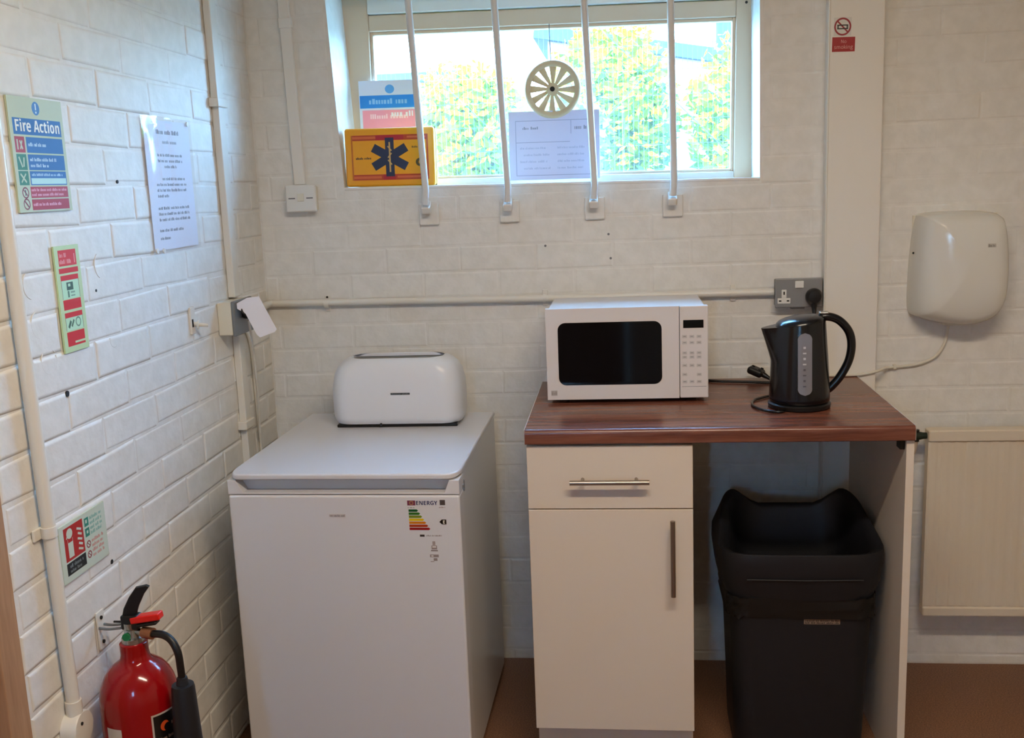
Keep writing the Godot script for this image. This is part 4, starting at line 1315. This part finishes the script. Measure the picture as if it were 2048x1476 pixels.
# ------------------------------------------------------------------ wall fittings
func build_back_wall_fittings() -> void:
	var c := thing("wall_conduit", "cream-painted conduit running along the back wall to the twin socket", "conduit", Vector3.ZERO)
	obj("pipe", tube(MB.new(), [Vector3(0.052, 1.1525, 0.013), Vector3(0.9, 1.1465, 0.013), Vector3(1.555, 1.1475, 0.013)], 0.0105, 14), M.gloss_paint, c)
	for x in [0.235, 0.895, 1.44]:
		obj("saddle", box(Vector3(x - 0.008, 1.124, 0.0), Vector3(x + 0.008, 1.172, 0.006), 0.002), M.gloss_paint, c)
		obj("saddle_strap", tube(MB.new(), [Vector3(x - 0.007, 1.1475, 0.013), Vector3(x + 0.007, 1.1475, 0.013)], 0.0125, 14), M.gloss_paint, c)
	obj("saddle_screw", tube(MB.new(), [Vector3(0.235, 1.167, 0.005), Vector3(0.235, 1.167, 0.0075)], 0.0035, 8), M.dark, c)
	# twin socket
	var s := thing("twin_socket", "grey metal twin wall socket left of the pillar", "socket", Vector3(1.620, 1.147, 0.0))
	obj("back_box", box(Vector3(-0.063, -0.038, -0.001), Vector3(0.063, 0.038, 0.036), 0.003), M.galv, s)
	obj("front_plate", box(Vector3(-0.066, -0.042, 0.036), Vector3(0.066, 0.042, 0.043), 0.004), M.socket_grey, s)
	obj("rocker_switch", box(Vector3(-0.011, 0.014, 0.0425), Vector3(0.013, 0.034, 0.0475), 0.002), M.white_plastic, s)
	var so := MB.new()
	rb(so, Vector3(-0.041, -0.022, 0.0428), Vector3(0.036, 0.016, 0.003), 0.0015, 1)
	rb(so, Vector3(-0.041, -0.002, 0.0428), Vector3(0.014, 0.024, 0.003), 0.0015, 1)
	var sk := obj("outlet", so, M.white_plastic, s)
	for q in [[-0.041, 0.0, 0.004, 0.009], [-0.052, -0.022, 0.007, 0.004], [-0.030, -0.022, 0.007, 0.004]]:
		obj("pin_hole", box(Vector3(q[0] - q[2] * 0.5, q[1] - q[3] * 0.5, 0.043), Vector3(q[0] + q[2] * 0.5, q[1] + q[3] * 0.5, 0.0446), 0.0003, 1), M.dark, sk)
	obj("cable_gland", box(Vector3(-0.02, -0.048, 0.008), Vector3(0.02, -0.037, 0.028), 0.003), M.galv, s)
	# the kettle's plug in the right-hand outlet
	var p := thing("kettle_plug", "round black mains plug in the right half of the twin socket", "plug", Vector3(1.6605, 1.137, 0.0432))
	var pb := MB.new()
	pb.xf = Transform3D(Basis(Vector3.RIGHT, PI / 2), Vector3.ZERO)
	lathe(pb, [Vector2(0, 0), Vector2(0.0225, 0), Vector2(0.0235, 0.006), Vector2(0.022, 0.020), Vector2(0.017, 0.027), Vector2(0, 0.028)], 28)
	obj("body", pb, M.black, p)
	obj("cord_grip", tube(MB.new(), [Vector3(-0.0005, -0.014, 0.014), Vector3(-0.0005, -0.034, 0.016), Vector3(-0.0005, -0.050, 0.020), Vector3(-0.0005, -0.06, 0.0265)], [0.011, 0.007, 0.005, 0.0042], 12), M.black, p)
	var fp := []
	for q in [Vector3(-0.045, 0.0042, 0.066), Vector3(-0.062, 0.0042, 0.076), Vector3(-0.092, 0.0042, 0.058), Vector3(-0.113, 0.0042, 0.005), Vector3(-0.106, 0.0042, -0.055), Vector3(-0.075, 0.0042, -0.095), Vector3(-0.02, 0.0042, -0.15), Vector3(0.04, 0.0042, -0.25), Vector3(0.075, 0.0046, -0.31), Vector3(0.092, 0.012, -0.335), Vector3(0.1, 0.05, -0.346), Vector3(0.101, 0.11, -0.347), Vector3(0.101, 0.168, -0.349), Vector3(0.101, 0.182, -0.354)]:
		fp.append(q + Vector3(1.559, 0.9036, 0.425) - p.position)
	obj("flex", tube(MB.new(), smooth_path(fp, 7), 0.0036, 8), M.black_gloss, p)
	# isolator switch and the trunking that feeds it
	var k := thing("isolator_switch", "white square isolator switch on the wall left of the window", "switch", Vector3(0.1845, 1.4635, 0.0))
	obj("back_box", box(Vector3(-0.043, -0.036, -0.001), Vector3(0.043, 0.036, 0.024), 0.004), M.cream_plastic, k)
	obj("front_plate", box(Vector3(-0.0465, -0.0395, 0.024), Vector3(0.0465, 0.0395, 0.034), 0.006, 3), M.white_plastic, k)
	obj("carrier", box(Vector3(-0.010, -0.008, 0.0335), Vector3(0.010, 0.014, 0.036), 0.001), M.cream_plastic, k)
	for x in [-0.027, 0.027]:
		obj("fixing_screw", box(Vector3(x - 0.010, -0.001, 0.0338), Vector3(x + 0.010, 0.0025, 0.0345), 0.0003, 1), M.ink_grey, k)
	var tr := thing("mini_trunking", "narrow white trunking running up from the isolator switch", "trunking", Vector3.ZERO)
	var tl := MB.new()
	tl.xf = Transform3D(Basis(Vector3.BACK, 0.018), Vector3(0.178, 1.503, 0.0))
	addbox(tl, Vector3(-0.0165, 0.0, -0.001), Vector3(0.0165, 1.04, 0.016), 0.003, 2)
	obj("cover", tl, M.plaster, tr)
	var cl := MB.new()
	cl.xf = tl.xf
	addbox(cl, Vector3(-0.019, 0.445, -0.001), Vector3(0.019, 0.475, 0.0185), 0.003, 2)
	obj("coupler", cl, M.plaster, tr)
	# old plugged fixings
	for q in [[1.085, 1.328], [1.090, 1.258], [1.995, 0.938], [0.70, 1.15], [0.90, 1.30]]:
		var w: Node3D = get_node("wall_back")
		obj("plug_hole", lathed_disc(0.0035, 0.0008), M.ink_grey, w).position = Vector3(q[0], q[1], 0.0002)

func build_left_wall_fittings() -> void:
	# trunking down the left wall near the corner
	var t := thing("wall_trunking", "cream trunking down the left wall beside the corner", "trunking", Vector3.ZERO)
	obj("upper_cover", box(Vector3(XL, 1.205, 0.262), Vector3(XL + 0.020, CEIL, 0.304), 0.003), M.gloss_paint, t)
	obj("lower_cover", box(Vector3(XL, 0.0, 0.262), Vector3(XL + 0.020, 1.10, 0.302), 0.003), M.gloss_paint, t)
	for y in [1.725, 0.845]:
		obj("clip", box(Vector3(XL, y - 0.012, 0.252), Vector3(XL + 0.027, y + 0.012, 0.320), 0.003), M.gloss_paint, t)
	var c := thing("corner_cable", "thin cream cable clipped down the left wall by the corner", "cable", Vector3.ZERO)
	obj("flex", tube(MB.new(), smooth_path([Vector3(XL + 0.004, 1.11, 0.225), Vector3(XL + 0.004, 1.05, 0.180), Vector3(XL + 0.004, 0.86, 0.172), Vector3(XL + 0.004, 0.70, 0.165), Vector3(XL + 0.004, 0.3, 0.165)], 5), 0.004, 8), M.gloss_paint, c)
	# surface socket with a plug and a test tag on it
	var s := thing("surface_socket", "cream surface box with grey metal socket plate on the left wall", "socket", Vector3(XL, 1.155, 0.325))
	obj("back_box", box(Vector3(0.0, -0.043, -0.065), Vector3(0.040, 0.045, 0.065), 0.003), M.cream_plastic, s)
	obj("front_plate", box(Vector3(0.040, -0.046, -0.068), Vector3(0.050, 0.048, 0.068), 0.003), M.galv, s)
	obj("conduit_spout", tube(MB.new(), smooth_path([Vector3(0.02, -0.002, -0.064), Vector3(0.02, -0.002, -0.20), Vector3(0.014, -0.002, -0.290), Vector3(0.012, -0.0025, -0.312)], 5), 0.0105, 12), M.gloss_paint, s)
	var p := thing("tagged_plug", "dark mains plug in the surface socket on the left wall", "plug", Vector3(XL + 0.0502, 1.165, 0.335))
	obj("body", rb(MB.new(), Vector3(0.012, 0.004, -0.008), Vector3(0.024, 0.038, 0.040), 0.007, 2), M.black, p)
	obj("cord", tube(MB.new(), smooth_path([Vector3(0.014, -0.02, 0), Vector3(0.014, -0.045, -0.006), Vector3(0.008, -0.10, -0.03), Vector3(-0.02, -0.25, -0.11), Vector3(-0.035, -0.38, -0.14)], 5), 0.0035, 8), M.gloss_paint, p)
	var g := thing("paper_tag", "white paper tag hanging from the plug on the left wall", "tag", Vector3(0.1465, 1.209, 0.376))
	var tm := MB.new()
	# folded strip: short top flap, long slanting leaf
	var sec := [Vector3(-0.046, -0.012, 0.012), Vector3(-0.020, 0.000, 0.016), Vector3(0.002, 0.002, 0.018)]
	var leaf := PackedVector2Array([Vector2(-0.048, -0.012), Vector2(-0.020, 0.002), Vector2(0.012, 0.005), Vector2(0.052, -0.086), Vector2(0.046, -0.093), Vector2(0.006, -0.106), Vector2(-0.002, -0.098), Vector2(-0.027, -0.040), Vector2(-0.048, -0.026)])
	tm.xf = Transform3D(Basis(Vector3.UP, 0.15), Vector3.ZERO)
	prism(tm, leaf, 0.0, 0.0012)
	obj("leaf", tm, M.paper, g)
	obj("tie", tube(MB.new(), smooth_path([Vector3(-0.036, -0.022, 0.002), Vector3(-0.034, -0.036, 0.006), Vector3(-0.022, -0.048, 0.0)], 4), 0.003, 8), M.black, g)
	# old dispenser hook
	var h := thing("wall_hook", "small white-painted peg bracket on the left wall under the notice", "hook", Vector3(XL, 1.172, 0.555))
	obj("plate", box(Vector3(-0.001, -0.03, -0.012), Vector3(0.006, 0.038, 0.014), 0.002), M.gloss_paint, h)
	obj("hole", box(Vector3(0.0055, -0.012, 0.002), Vector3(0.0066, 0.008, 0.011), 0.0004, 1), M.dark, h)
	obj("peg", tube(MB.new(), [Vector3(0.004, -0.005, -0.004), Vector3(0.022, -0.008, -0.006), Vector3(0.040, -0.010, -0.008)], [0.006, 0.005, 0.004], 10), M.gloss_paint, h)
	obj("collar", tube(MB.new(), [Vector3(0.014, -0.007, -0.005), Vector3(0.018, -0.0075, -0.0055)], 0.0115, 12), M.gloss_paint, h)
	# round conduit by the door
	var d := thing("door_conduit", "cream steel conduit down the left wall beside the door", "conduit", Vector3.ZERO)
	obj("pipe", tube(MB.new(), [Vector3(XL + 0.0155, 0.53, 1.285), Vector3(XL + 0.0155, 1.3, 1.302), Vector3(XL + 0.0155, CEIL, 1.312)], 0.0128, 16), M.gloss_paint, d)
	for y in [0.885, 1.75]:
		obj("saddle", box(Vector3(XL, y - 0.011, 1.262), Vector3(XL + 0.006, y + 0.011, 1.325), 0.002), M.gloss_paint, d)
		obj("saddle_strap", tube(MB.new(), [Vector3(XL + 0.0155, y - 0.010, 1.2935), Vector3(XL + 0.0155, y + 0.010, 1.294)], 0.0150, 16), M.gloss_paint, d)
	var j := thing("junction_box", "round cream conduit junction box low on the left wall", "junction box", Vector3(XL, 0.485, 1.283))
	var jm := MB.new()
	jm.xf = Transform3D(Basis(Vector3.BACK, -PI / 2), Vector3.ZERO)
	lathe(jm, [Vector2(0, 0), Vector2(0.034, 0), Vector2(0.034, 0.028), Vector2(0.032, 0.031), Vector2(0.012, 0.033), Vector2(0, 0.033)], 28)
	obj("body", jm, M.gloss_paint, j)
	obj("spout", tube(MB.new(), [Vector3(0.0155, 0.025, 0.0015), Vector3(0.0155, 0.058, 0.002)], 0.0155, 14), M.gloss_paint, j)
	obj("lid_screw", tube(MB.new(), [Vector3(0.031, 0.014, 0.010), Vector3(0.034, 0.014, 0.010)], 0.0035, 8), M.dark, j)

# ------------------------------------------------------------------ signs
func left_sign(called: String, label: String, y: float, z: float, off := 0.0005) -> Node3D:
	var t := thing(called, label, "sign", Vector3(XL + off, y, z))
	t.rotation.y = PI / 2
	return t

func build_signs() -> void:
	var cream := Color(0.74, 0.77, 0.65)
	var blue := Color(0.14, 0.38, 0.64); var red := Color(0.64, 0.12, 0.19); var grn := Color(0.20, 0.46, 0.36)
	# fire action notice
	var im := Image.create(360, 424, false, Image.FORMAT_RGB8)
	im.fill(cream)
	disc(im, 180, 38, 25, Color(0.25, 0.47, 0.72)); rect(im, 176, 20, 8, 24, Color(0.85, 0.9, 0.92)); rect(im, 176, 49, 8, 7, Color(0.85, 0.9, 0.92))
	rect(im, 20, 78, 320, 60, blue)
	rect(im, 20, 146, 62, 58, red); rect(im, 20, 210, 62, 58, grn); rect(im, 20, 272, 62, 52, grn)
	stroke(im, Vector2(36, 156), Vector2(36, 194), 8, cream); stroke(im, Vector2(52, 160), Vector2(66, 192), 8, cream); stroke(im, Vector2(52, 192), Vector2(66, 160), 7, cream)
	stroke(im, Vector2(34, 220), Vector2(52, 258), 8, cream); stroke(im, Vector2(66, 222), Vector2(60, 256), 8, cream)
	stroke(im, Vector2(32, 282), Vector2(66, 314), 8, cream); stroke(im, Vector2(66, 282), Vector2(34, 314), 7, cream)
	rect(im, 92, 146, 248, 58, blue); print_line(im, 104, 166, 120, 14, Color(0.75, 0.82, 0.88))
	rect(im, 92, 210, 248, 58, blue); print_line(im, 104, 222, 180, 13, Color(0.75, 0.82, 0.88)); print_line(im, 104, 244, 120, 13, Color(0.75, 0.82, 0.88))
	rect(im, 92, 272, 248, 52, blue); print_line(im, 104, 280, 210, 10, Color(0.7, 0.8, 0.88)); rect(im, 98, 298, 238, 22, Color(0.72, 0.86, 0.84))
	for y in [352.0, 394.0]:
		disc(im, 50, y, 21, Color(0.45, 0.10, 0.16)); disc(im, 50, y, 16, cream)
	rect(im, 47, 341, 6, 22, Color(0.25, 0.25, 0.28)); stroke(im, Vector2(39, 383), Vector2(61, 405), 6, Color(0.45, 0.10, 0.16)); stroke(im, Vector2(38, 341), Vector2(62, 363), 4, Color(0.45, 0.10, 0.16))
	rect(im, 84, 330, 256, 42, red); print_line(im, 90, 336, 240, 11, Color(0.88, 0.62, 0.66)); print_line(im, 90, 354, 220, 11, Color(0.88, 0.62, 0.66))
	rect(im, 84, 377, 256, 40, red); print_line(im, 92, 390, 190, 12, Color(0.88, 0.62, 0.66))
	var a := left_sign("fire_action_sign", "cream, blue and red Fire Action notice high on the left wall", 1.569, 1.1515)
	obj("board", plate(0.178, 0.206, 0.004), printed(im, 0.6), a)
	text(a, "Fire Action", 0.0205, Vector3(0.0, 0.0515, 0.0042), M.ink_white, "lettering", true)
	# extinguisher identification strip
	var e := Image.create(128, 296, false, Image.FORMAT_RGB8)
	var lum := Color(0.75, 0.83, 0.63); var rd := Color(0.80, 0.09, 0.07); var pale := Color(0.74, 0.88, 0.74)
	e.fill(lum)
	rect(e, 18, 12, 92, 44, rd); print_line(e, 24, 20, 34, 12, Color(0.9, 0.6, 0.55)); print_line(e, 22, 38, 62, 12, Color(0.9, 0.6, 0.55)); rect(e, 98, 24, 5, 26, Color(0.9, 0.6, 0.55))
	rect(e, 14, 62, 100, 14, rd)
	rect(e, 18, 82, 92, 14, rd); rect(e, 18, 96, 92, 52, Color(0.45, 0.4, 0.33)); rect(e, 20, 96, 88, 52, pale)
	rect(e, 44, 102, 34, 22, Color(0.25, 0.36, 0.28)); rect(e, 52, 106, 12, 8, pale); rect(e, 46, 126, 9, 18, Color(0.35, 0.48, 0.38)); rect(e, 62, 128, 22, 5, Color(0.5, 0.62, 0.52)); rect(e, 62, 138, 22, 4, Color(0.5, 0.62, 0.52))
	rect(e, 18, 150, 92, 28, rd)
	rect(e, 18, 186, 92, 14, rd); rect(e, 18, 200, 92, 36, Color(0.45, 0.4, 0.33)); rect(e, 20, 200, 88, 36, pale)
	stroke(e, Vector2(32, 228), Vector2(46, 210), 9, Color(0.25, 0.38, 0.28)); stroke(e, Vector2(48, 226), Vector2(62, 208), 7, Color(0.3, 0.42, 0.32)); disc(e, 84, 216, 14, Color(0.4, 0.52, 0.42), 10)
	rect(e, 18, 240, 92, 40, rd); rect(e, 56, 268, 54, 6, lum)
	var b := left_sign("extinguisher_id_sign", "tall narrow luminous strip sign with red panels on the left wall", 1.296, 1.103)
	obj("board", plate(0.089, 0.206, 0.004), printed(e, 0.6), b)
	# carbon dioxide sign
	var c := Image.create(320, 224, false, Image.FORMAT_RGB8)
	var ck := Color(0.78, 0.82, 0.75)
	c.fill(ck)
	rect(c, 28, 14, 130, 132, Color(0.68, 0.12, 0.09))
	rect(c, 50, 62, 34, 74, ck); disc(c, 66, 42, 20, ck); rect(c, 52, 62, 30, 14, Color(0.68, 0.12, 0.09)); stroke(c, Vector2(44, 58), Vector2(60, 30), 6, ck)
	for k in 5:
		stroke(c, Vector2(116 + 5 * (k % 2), 40 + k * 20), Vector2(146, 52 + k * 20), 9, ck)
	rect(c, 28, 152, 130, 48, Color(0.05, 0.07, 0.07)); print_line(c, 48, 160, 90, 14, Color(0.5, 0.53, 0.52)); print_line(c, 48, 180, 80, 13, Color(0.5, 0.53, 0.52))
	rect(c, 170, 22, 30, 34, Color(0.14, 0.50, 0.42)); rect(c, 170, 64, 30, 34, Color(0.14, 0.50, 0.42)); rect(c, 178, 30, 12, 14, ck); rect(c, 180, 74, 12, 12, ck)
	for k in 4: print_line(c, 208, 24 + k * 20, 84, 14, Color(0.45, 0.66, 0.60))
	disc(c, 185, 130, 15, Color(0.55, 0.25, 0.25)); disc(c, 185, 130, 10, ck); disc(c, 185, 172, 15, Color(0.55, 0.25, 0.25)); disc(c, 185, 172, 10, ck)
	stroke(c, Vector2(176, 121), Vector2(194, 139), 4, Color(0.5, 0.2, 0.2)); stroke(c, Vector2(176, 163), Vector2(194, 181), 4, Color(0.5, 0.2, 0.2))
	for k in 4: print_line(c, 208, 116 + k * 20, 84, 14, Color(0.78, 0.52, 0.47))
	var d := left_sign("carbon_dioxide_sign", "small extinguisher instruction sign with red pictogram above the extinguisher", 0.8155, 1.1605)
	obj("board", plate(0.172, 0.114, 0.004), printed(c, 0.6), d)
	# notice in a plastic sleeve
	var n := Image.create(256, 360, false, Image.FORMAT_RGB8)
	n.fill(Color(0.88, 0.90, 0.96))
	var ink := Color(0.30, 0.34, 0.42)
	print_line(n, 66, 26, 130, 12, ink); print_line(n, 96, 54, 80, 10, Color(0.5, 0.54, 0.62))
	for k in 3: print_line(n, (62.0 if k < 2 else 96.0), 92 + k * 16, (140.0 if k < 2 else 70.0), 8, ink)
	for k in 4: print_line(n, (78.0 if k == 0 else 44.0), 158 + k * 16, ([130.0, 170.0, 170.0, 60.0][k]), 8, ink)
	for k in 3: print_line(n, 40, 240 + k * 16, 178, 8, ink)
	print_line(n, 36, 302, 140, 8, ink); print_line(n, 36, 324, 56, 8, ink)
	var p := thing("wall_notice", "white typed notice in a clear plastic sleeve on the left wall", "notice", Vector3(XL + 0.003, 1.511, 0.600))
	p.rotation.y = PI / 2
	obj("sheet", plate(0.245, 0.300, 0.0012), printed(n, 0.6), p)
	var sl := mat(Color(0.95, 0.97, 1.0, 0.12), 0.08)
	sl.transparency = BaseMaterial3D.TRANSPARENCY_ALPHA
	# bowed plastic front
	var sm := MB.new()
	var gx := 14; var gy := 16
	var G := []
	for i in gx + 1:
		var row := []
		for k in gy + 1:
			var u := float(i) / gx; var v := float(k) / gy
			row.append(Vector3((u - 0.5) * 0.270, (v - 0.5) * 0.315, 0.003 + 0.006 * exp(-pow((u - 0.22 - 0.1 * (1.0 - v)) / 0.10, 2.0)) * smoothstep(0.3, 0.7, v) + 0.007 * exp(-pow((v - 0.95) / 0.06, 2.0)) * sin(u * PI)))
		G.append(row)
	for i in gx:
		for k in gy:
			var nn := func(i2: int, k2: int) -> Vector3:
				var dx: Vector3 = G[mini(i2 + 1, gx)][k2] - G[maxi(i2 - 1, 0)][k2]
				var dy: Vector3 = G[i2][mini(k2 + 1, gy)] - G[i2][maxi(k2 - 1, 0)]
				return dx.cross(dy).normalized()
			sm.quad(G[i][k], G[i + 1][k], G[i + 1][k + 1], G[i][k + 1], nn.call(i, k), nn.call(i + 1, k), nn.call(i + 1, k + 1), nn.call(i, k + 1))
	fixwind(sm, 0)
	obj("plastic_sleeve", sm, sl, p, "clear shiny plastic sleeve")
	for q in [Vector2(-0.120, -0.150), Vector2(0.112, 0.148), Vector2(-0.085, -0.152)]:
		obj("adhesive_dot", lathed_disc(0.006, 0.003), M.white_plastic, p).position = Vector3(q.x, q.y, 0.0035)
	# no smoking sticker on the pillar
	var s := thing("no_smoking_sign", "small red No smoking sticker at the top of the pillar", "sign", Vector3(1.729, 1.845, 0.0472))
	s.rotation.z = -0.02
	obj("backing", box(Vector3(-0.031, -0.047, -0.0002), Vector3(0.031, 0.050, 0.0004), 0.0001, 1), M.plaster, s)
	var ns := Image.create(128, 128, false, Image.FORMAT_RGB8)
	ns.fill(Color(0.84, 0.83, 0.80))
	disc(ns, 64, 64, 62, Color(0.58, 0.10, 0.15)); disc(ns, 64, 64, 50, Color(0.84, 0.83, 0.80))
	stroke(ns, Vector2(26, 26), Vector2(102, 102), 10, Color(0.58, 0.10, 0.15))
	rect(ns, 24, 50, 80, 8, Color(0.07, 0.07, 0.07)); rect(ns, 24, 74, 80, 8, Color(0.07, 0.07, 0.07)); rect(ns, 24, 58, 12, 16, Color(0.3, 0.3, 0.3)); rect(ns, 92, 58, 12, 16, Color(0.3, 0.3, 0.3))
	obj("symbol", plate(0.046, 0.048, 0.0004), printed(ns), s).position = Vector3(-0.004, 0.020, 0.0004)
	obj("red_band", plate(0.060, 0.038, 0.0004), mat(Color(0.62, 0.08, 0.09), 0.45), s).position = Vector3(0, -0.026, 0.0004)
	var pk := mat(Color(0.85, 0.62, 0.58), 0.5)
	text(s, "No", 0.0085, Vector3(0, -0.0185, 0.0009), pk)
	text(s, "smoking", 0.0095, Vector3(0, -0.033, 0.0009), pk)

# ------------------------------------------------------------------ on and around the window
func build_window_items() -> void:
	# yellow first aid case on the sill
	var y := thing("first_aid_case", "yellow case with a blue six-pointed star on the window sill", "case", Vector3(0.4480, 1.4895, -0.030))
	y.rotation.z = -0.0135
	var W := 0.267; var H := 0.168
	obj("shell", box(Vector3(-W / 2, 0.0, -0.027), Vector3(W / 2, H, 0.0225), 0.007, 3), M.yellow, y)
	obj("seam", box(Vector3(-W / 2 - 0.0008, -0.0002, -0.004), Vector3(W / 2 + 0.0008, H + 0.0008, -0.001), 0.0003, 1), mat(Color(0.45, 0.28, 0.03), 0.5), y)
	var im := Image.create(512, 320, false, Image.FORMAT_RGB8)
	var yl := Color(0.93, 0.64, 0.06)
	im.fill(yl)
	var rd := Color(0.72, 0.25, 0.08); var cr := Color(0.70, 0.12, 0.16)
	rect(im, 8, 18, 496, 34, rd); rect(im, 18, 26, 150, 16, Color(0.85, 0.42, 0.20)); rect(im, 168, 18, 180, 34, cr); rect(im, 370, 28, 120, 12, Color(0.85, 0.42, 0.25))
	rect(im, 8, 270, 496, 36, rd); rect(im, 18, 280, 180, 16, Color(0.85, 0.42, 0.20)); rect(im, 210, 270, 80, 36, cr); rect(im, 300, 280, 190, 14, Color(0.85, 0.42, 0.25))
	rect(im, 8, 18, 10, 288, Color(0.76, 0.40, 0.05)); rect(im, 494, 18, 10, 288, Color(0.72, 0.26, 0.08))
	var c := Vector2(256, 160)
	for k in 3:
		var ang := PI / 2 + k * PI / 3
		var dd := Vector2(cos(ang), sin(ang))
		stroke(im, c - dd * 124, c + dd * 124, 56, Color(0.14, 0.19, 0.31))
	stroke(im, c + Vector2(0, -96), c + Vector2(0, 96), 9, Color(0.82, 0.68, 0.40))
	for k in 3: stroke(im, c + Vector2(-12 if k % 2 == 0 else 12, -70 + k * 44), c + Vector2(12 if k % 2 == 0 else -12, -40 + k * 44), 8, Color(0.82, 0.68, 0.40))
	print_line(im, 36, 158, 100, 14, Color(0.16, 0.12, 0.06)); print_line(im, 400, 92, 80, 12, Color(0.35, 0.26, 0.12)); disc(im, 448, 196, 26, Color(0.34, 0.30, 0.16)); disc(im, 452, 196, 13, yl)
	obj("front_print", plate(W - 0.030, H - 0.024, 0.0006), printed(im, 0.4), y).position = Vector3(0.001, H / 2, 0.0225)
	# notice stuck on the glass, half behind the case
	var n := Image.create(160, 200, false, Image.FORMAT_RGB8)
	n.fill(Color(0.84, 0.87, 0.95))
	disc(n, 88, 26, 13, Color(0.35, 0.62, 0.88))
	rect(n, 2, 44, 156, 38, Color(0.16, 0.52, 0.85)); print_line(n, 28, 54, 110, 16, Color(0.55, 0.74, 0.92))
	rect(n, 8, 88, 150, 108, Color(0.90, 0.55, 0.60)); print_line(n, 30, 100, 110, 14, Color(0.95, 0.78, 0.80)); print_line(n, 90, 92, 62, 16, Color(0.92, 0.88, 0.93))
	var nm := printed(n, 0.7)
	nm.backlight = Color(0.5, 0.5, 0.5)
	var b := thing("window_notice", "white, blue and pink notice on the window behind the yellow case", "notice", Vector3(0.413, 1.709, -0.180))
	b.rotation.z = -0.0135
	obj("sheet", plate(0.176, 0.200, 0.0012), nm, b)
	# typed sheet on the glass under the round vent
	var q := Image.create(300, 224, false, Image.FORMAT_RGB8)
	q.fill(Color(0.84, 0.85, 0.95))
	var ln := Color(0.62, 0.64, 0.78)
	rect(q, 22, 30, 256, 2, ln); rect(q, 22, 30, 2, 180, ln); rect(q, 276, 30, 2, 180, ln); rect(q, 22, 208, 256, 2, ln); rect(q, 22, 100, 180, 2, ln); rect(q, 205, 30, 2, 46, ln)
	print_line(q, 46, 50, 56, 9, Color(0.55, 0.57, 0.68)); print_line(q, 218, 50, 40, 12, Color(0.55, 0.57, 0.68))
	for k in 4: print_line(q, 36 + 12 * (k % 2), 116 + k * 22, 90, 7, Color(0.72, 0.74, 0.86)); print_line(q, 160, 116 + k * 22, 90, 7, Color(0.72, 0.74, 0.86))
	var qm := printed(q, 0.7)
	qm.backlight = Color(0.28, 0.28, 0.30)
	var w := thing("window_sheet", "pale typed sheet on the window under the round vent", "notice", Vector3(0.924, 1.593, -0.176))
	w.rotation.z = -0.010
	obj("sheet", plate(0.276, 0.205, 0.0012), qm, w)
	# round window ventilator
	var v := thing("window_vent", "round beige spoked plastic ventilator fixed in the window pane", "ventilator", Vector3(0.924, 1.758, -0.180))
	var R := 0.086
	var rm := MB.new()
	rm.xf = Transform3D(Basis(Vector3.RIGHT, PI / 2), Vector3.ZERO)
	lathe(rm, [Vector2(0.067, 0.0), Vector2(R - 0.002, 0.0), Vector2(R, 0.004), Vector2(R - 0.002, 0.010), Vector2(R - 0.006, 0.014), Vector2(0.072, 0.014), Vector2(0.067, 0.010), Vector2(0.067, 0.0)], 44)
	obj("rim", rm, M.vent, v)
	for k in 12:
		var a := TAU * k / 12.0
		var bm := MB.new()
		bm.xf = Transform3D(Basis(Vector3.BACK, a), Vector3.ZERO) * Transform3D(Basis(Vector3.RIGHT, 0.35), Vector3.ZERO)
		prism(bm, PackedVector2Array([Vector2(0.012, -0.0035), Vector2(0.071, -0.0135), Vector2(0.071, 0.0105), Vector2(0.012, 0.0035)]), 0.003, 0.0055)
		obj("blade", bm, M.vent, v)
	var hm := MB.new()
	hm.xf = rm.xf
	lathe(hm, [Vector2(0, 0.0), Vector2(0.020, 0.0), Vector2(0.019, 0.010), Vector2(0.010, 0.014), Vector2(0, 0.014)], 20)
	obj("hub", hm, M.vent, v)
	obj("hub_bolt", lathed_disc(0.0075, 0.003), M.dark, v).position = Vector3(0, 0, 0.0142)
	obj("pull_cord", tube(MB.new(), [Vector3(-0.003, R - 0.004, 0.006), Vector3(-0.005, 0.190, 0.002)], 0.0013, 6), M.ink_grey, v)

func build_bars() -> void:
	var xs := [[0.5625, 0.539, "leftmost of the four white bars, crossing the yellow case"], [0.8015, 0.781, "second white window bar from the left, at the typed sheet's edge"], [1.049, 1.029, "third white window bar from the left, right of the round vent"], [1.272, 1.266, "rightmost of the four white bars in front of the window"]]
	for q in xs:
		var t := thing("window_bar", q[2], "bar", Vector3(q[0], 1.372, 0.0), "security bars in front of the window")
		var dx: float = q[1] - q[0]
		obj("rod", tube(MB.new(), [Vector3(-0.004, 0.060, 0.046), Vector3(0.0, 0.10, 0.050), Vector3(dx, 0.66, 0.050), Vector3(dx * 1.2, 0.90, 0.050)], 0.0098, 16), M.bar_paint, t)
		obj("wall_plate", box(Vector3(-0.031, 0.0, -0.001), Vector3(0.027, 0.064, 0.012), 0.004), M.wall, t)
		var cl := MB.new()
		cl.xf = Transform3D(Basis(Vector3.RIGHT, 0.5), Vector3(-0.004, 0.052, 0.026))
		rb(cl, Vector3.ZERO, Vector3(0.026, 0.022, 0.046), 0.004, 2)
		obj("lug", cl, M.wall, t)
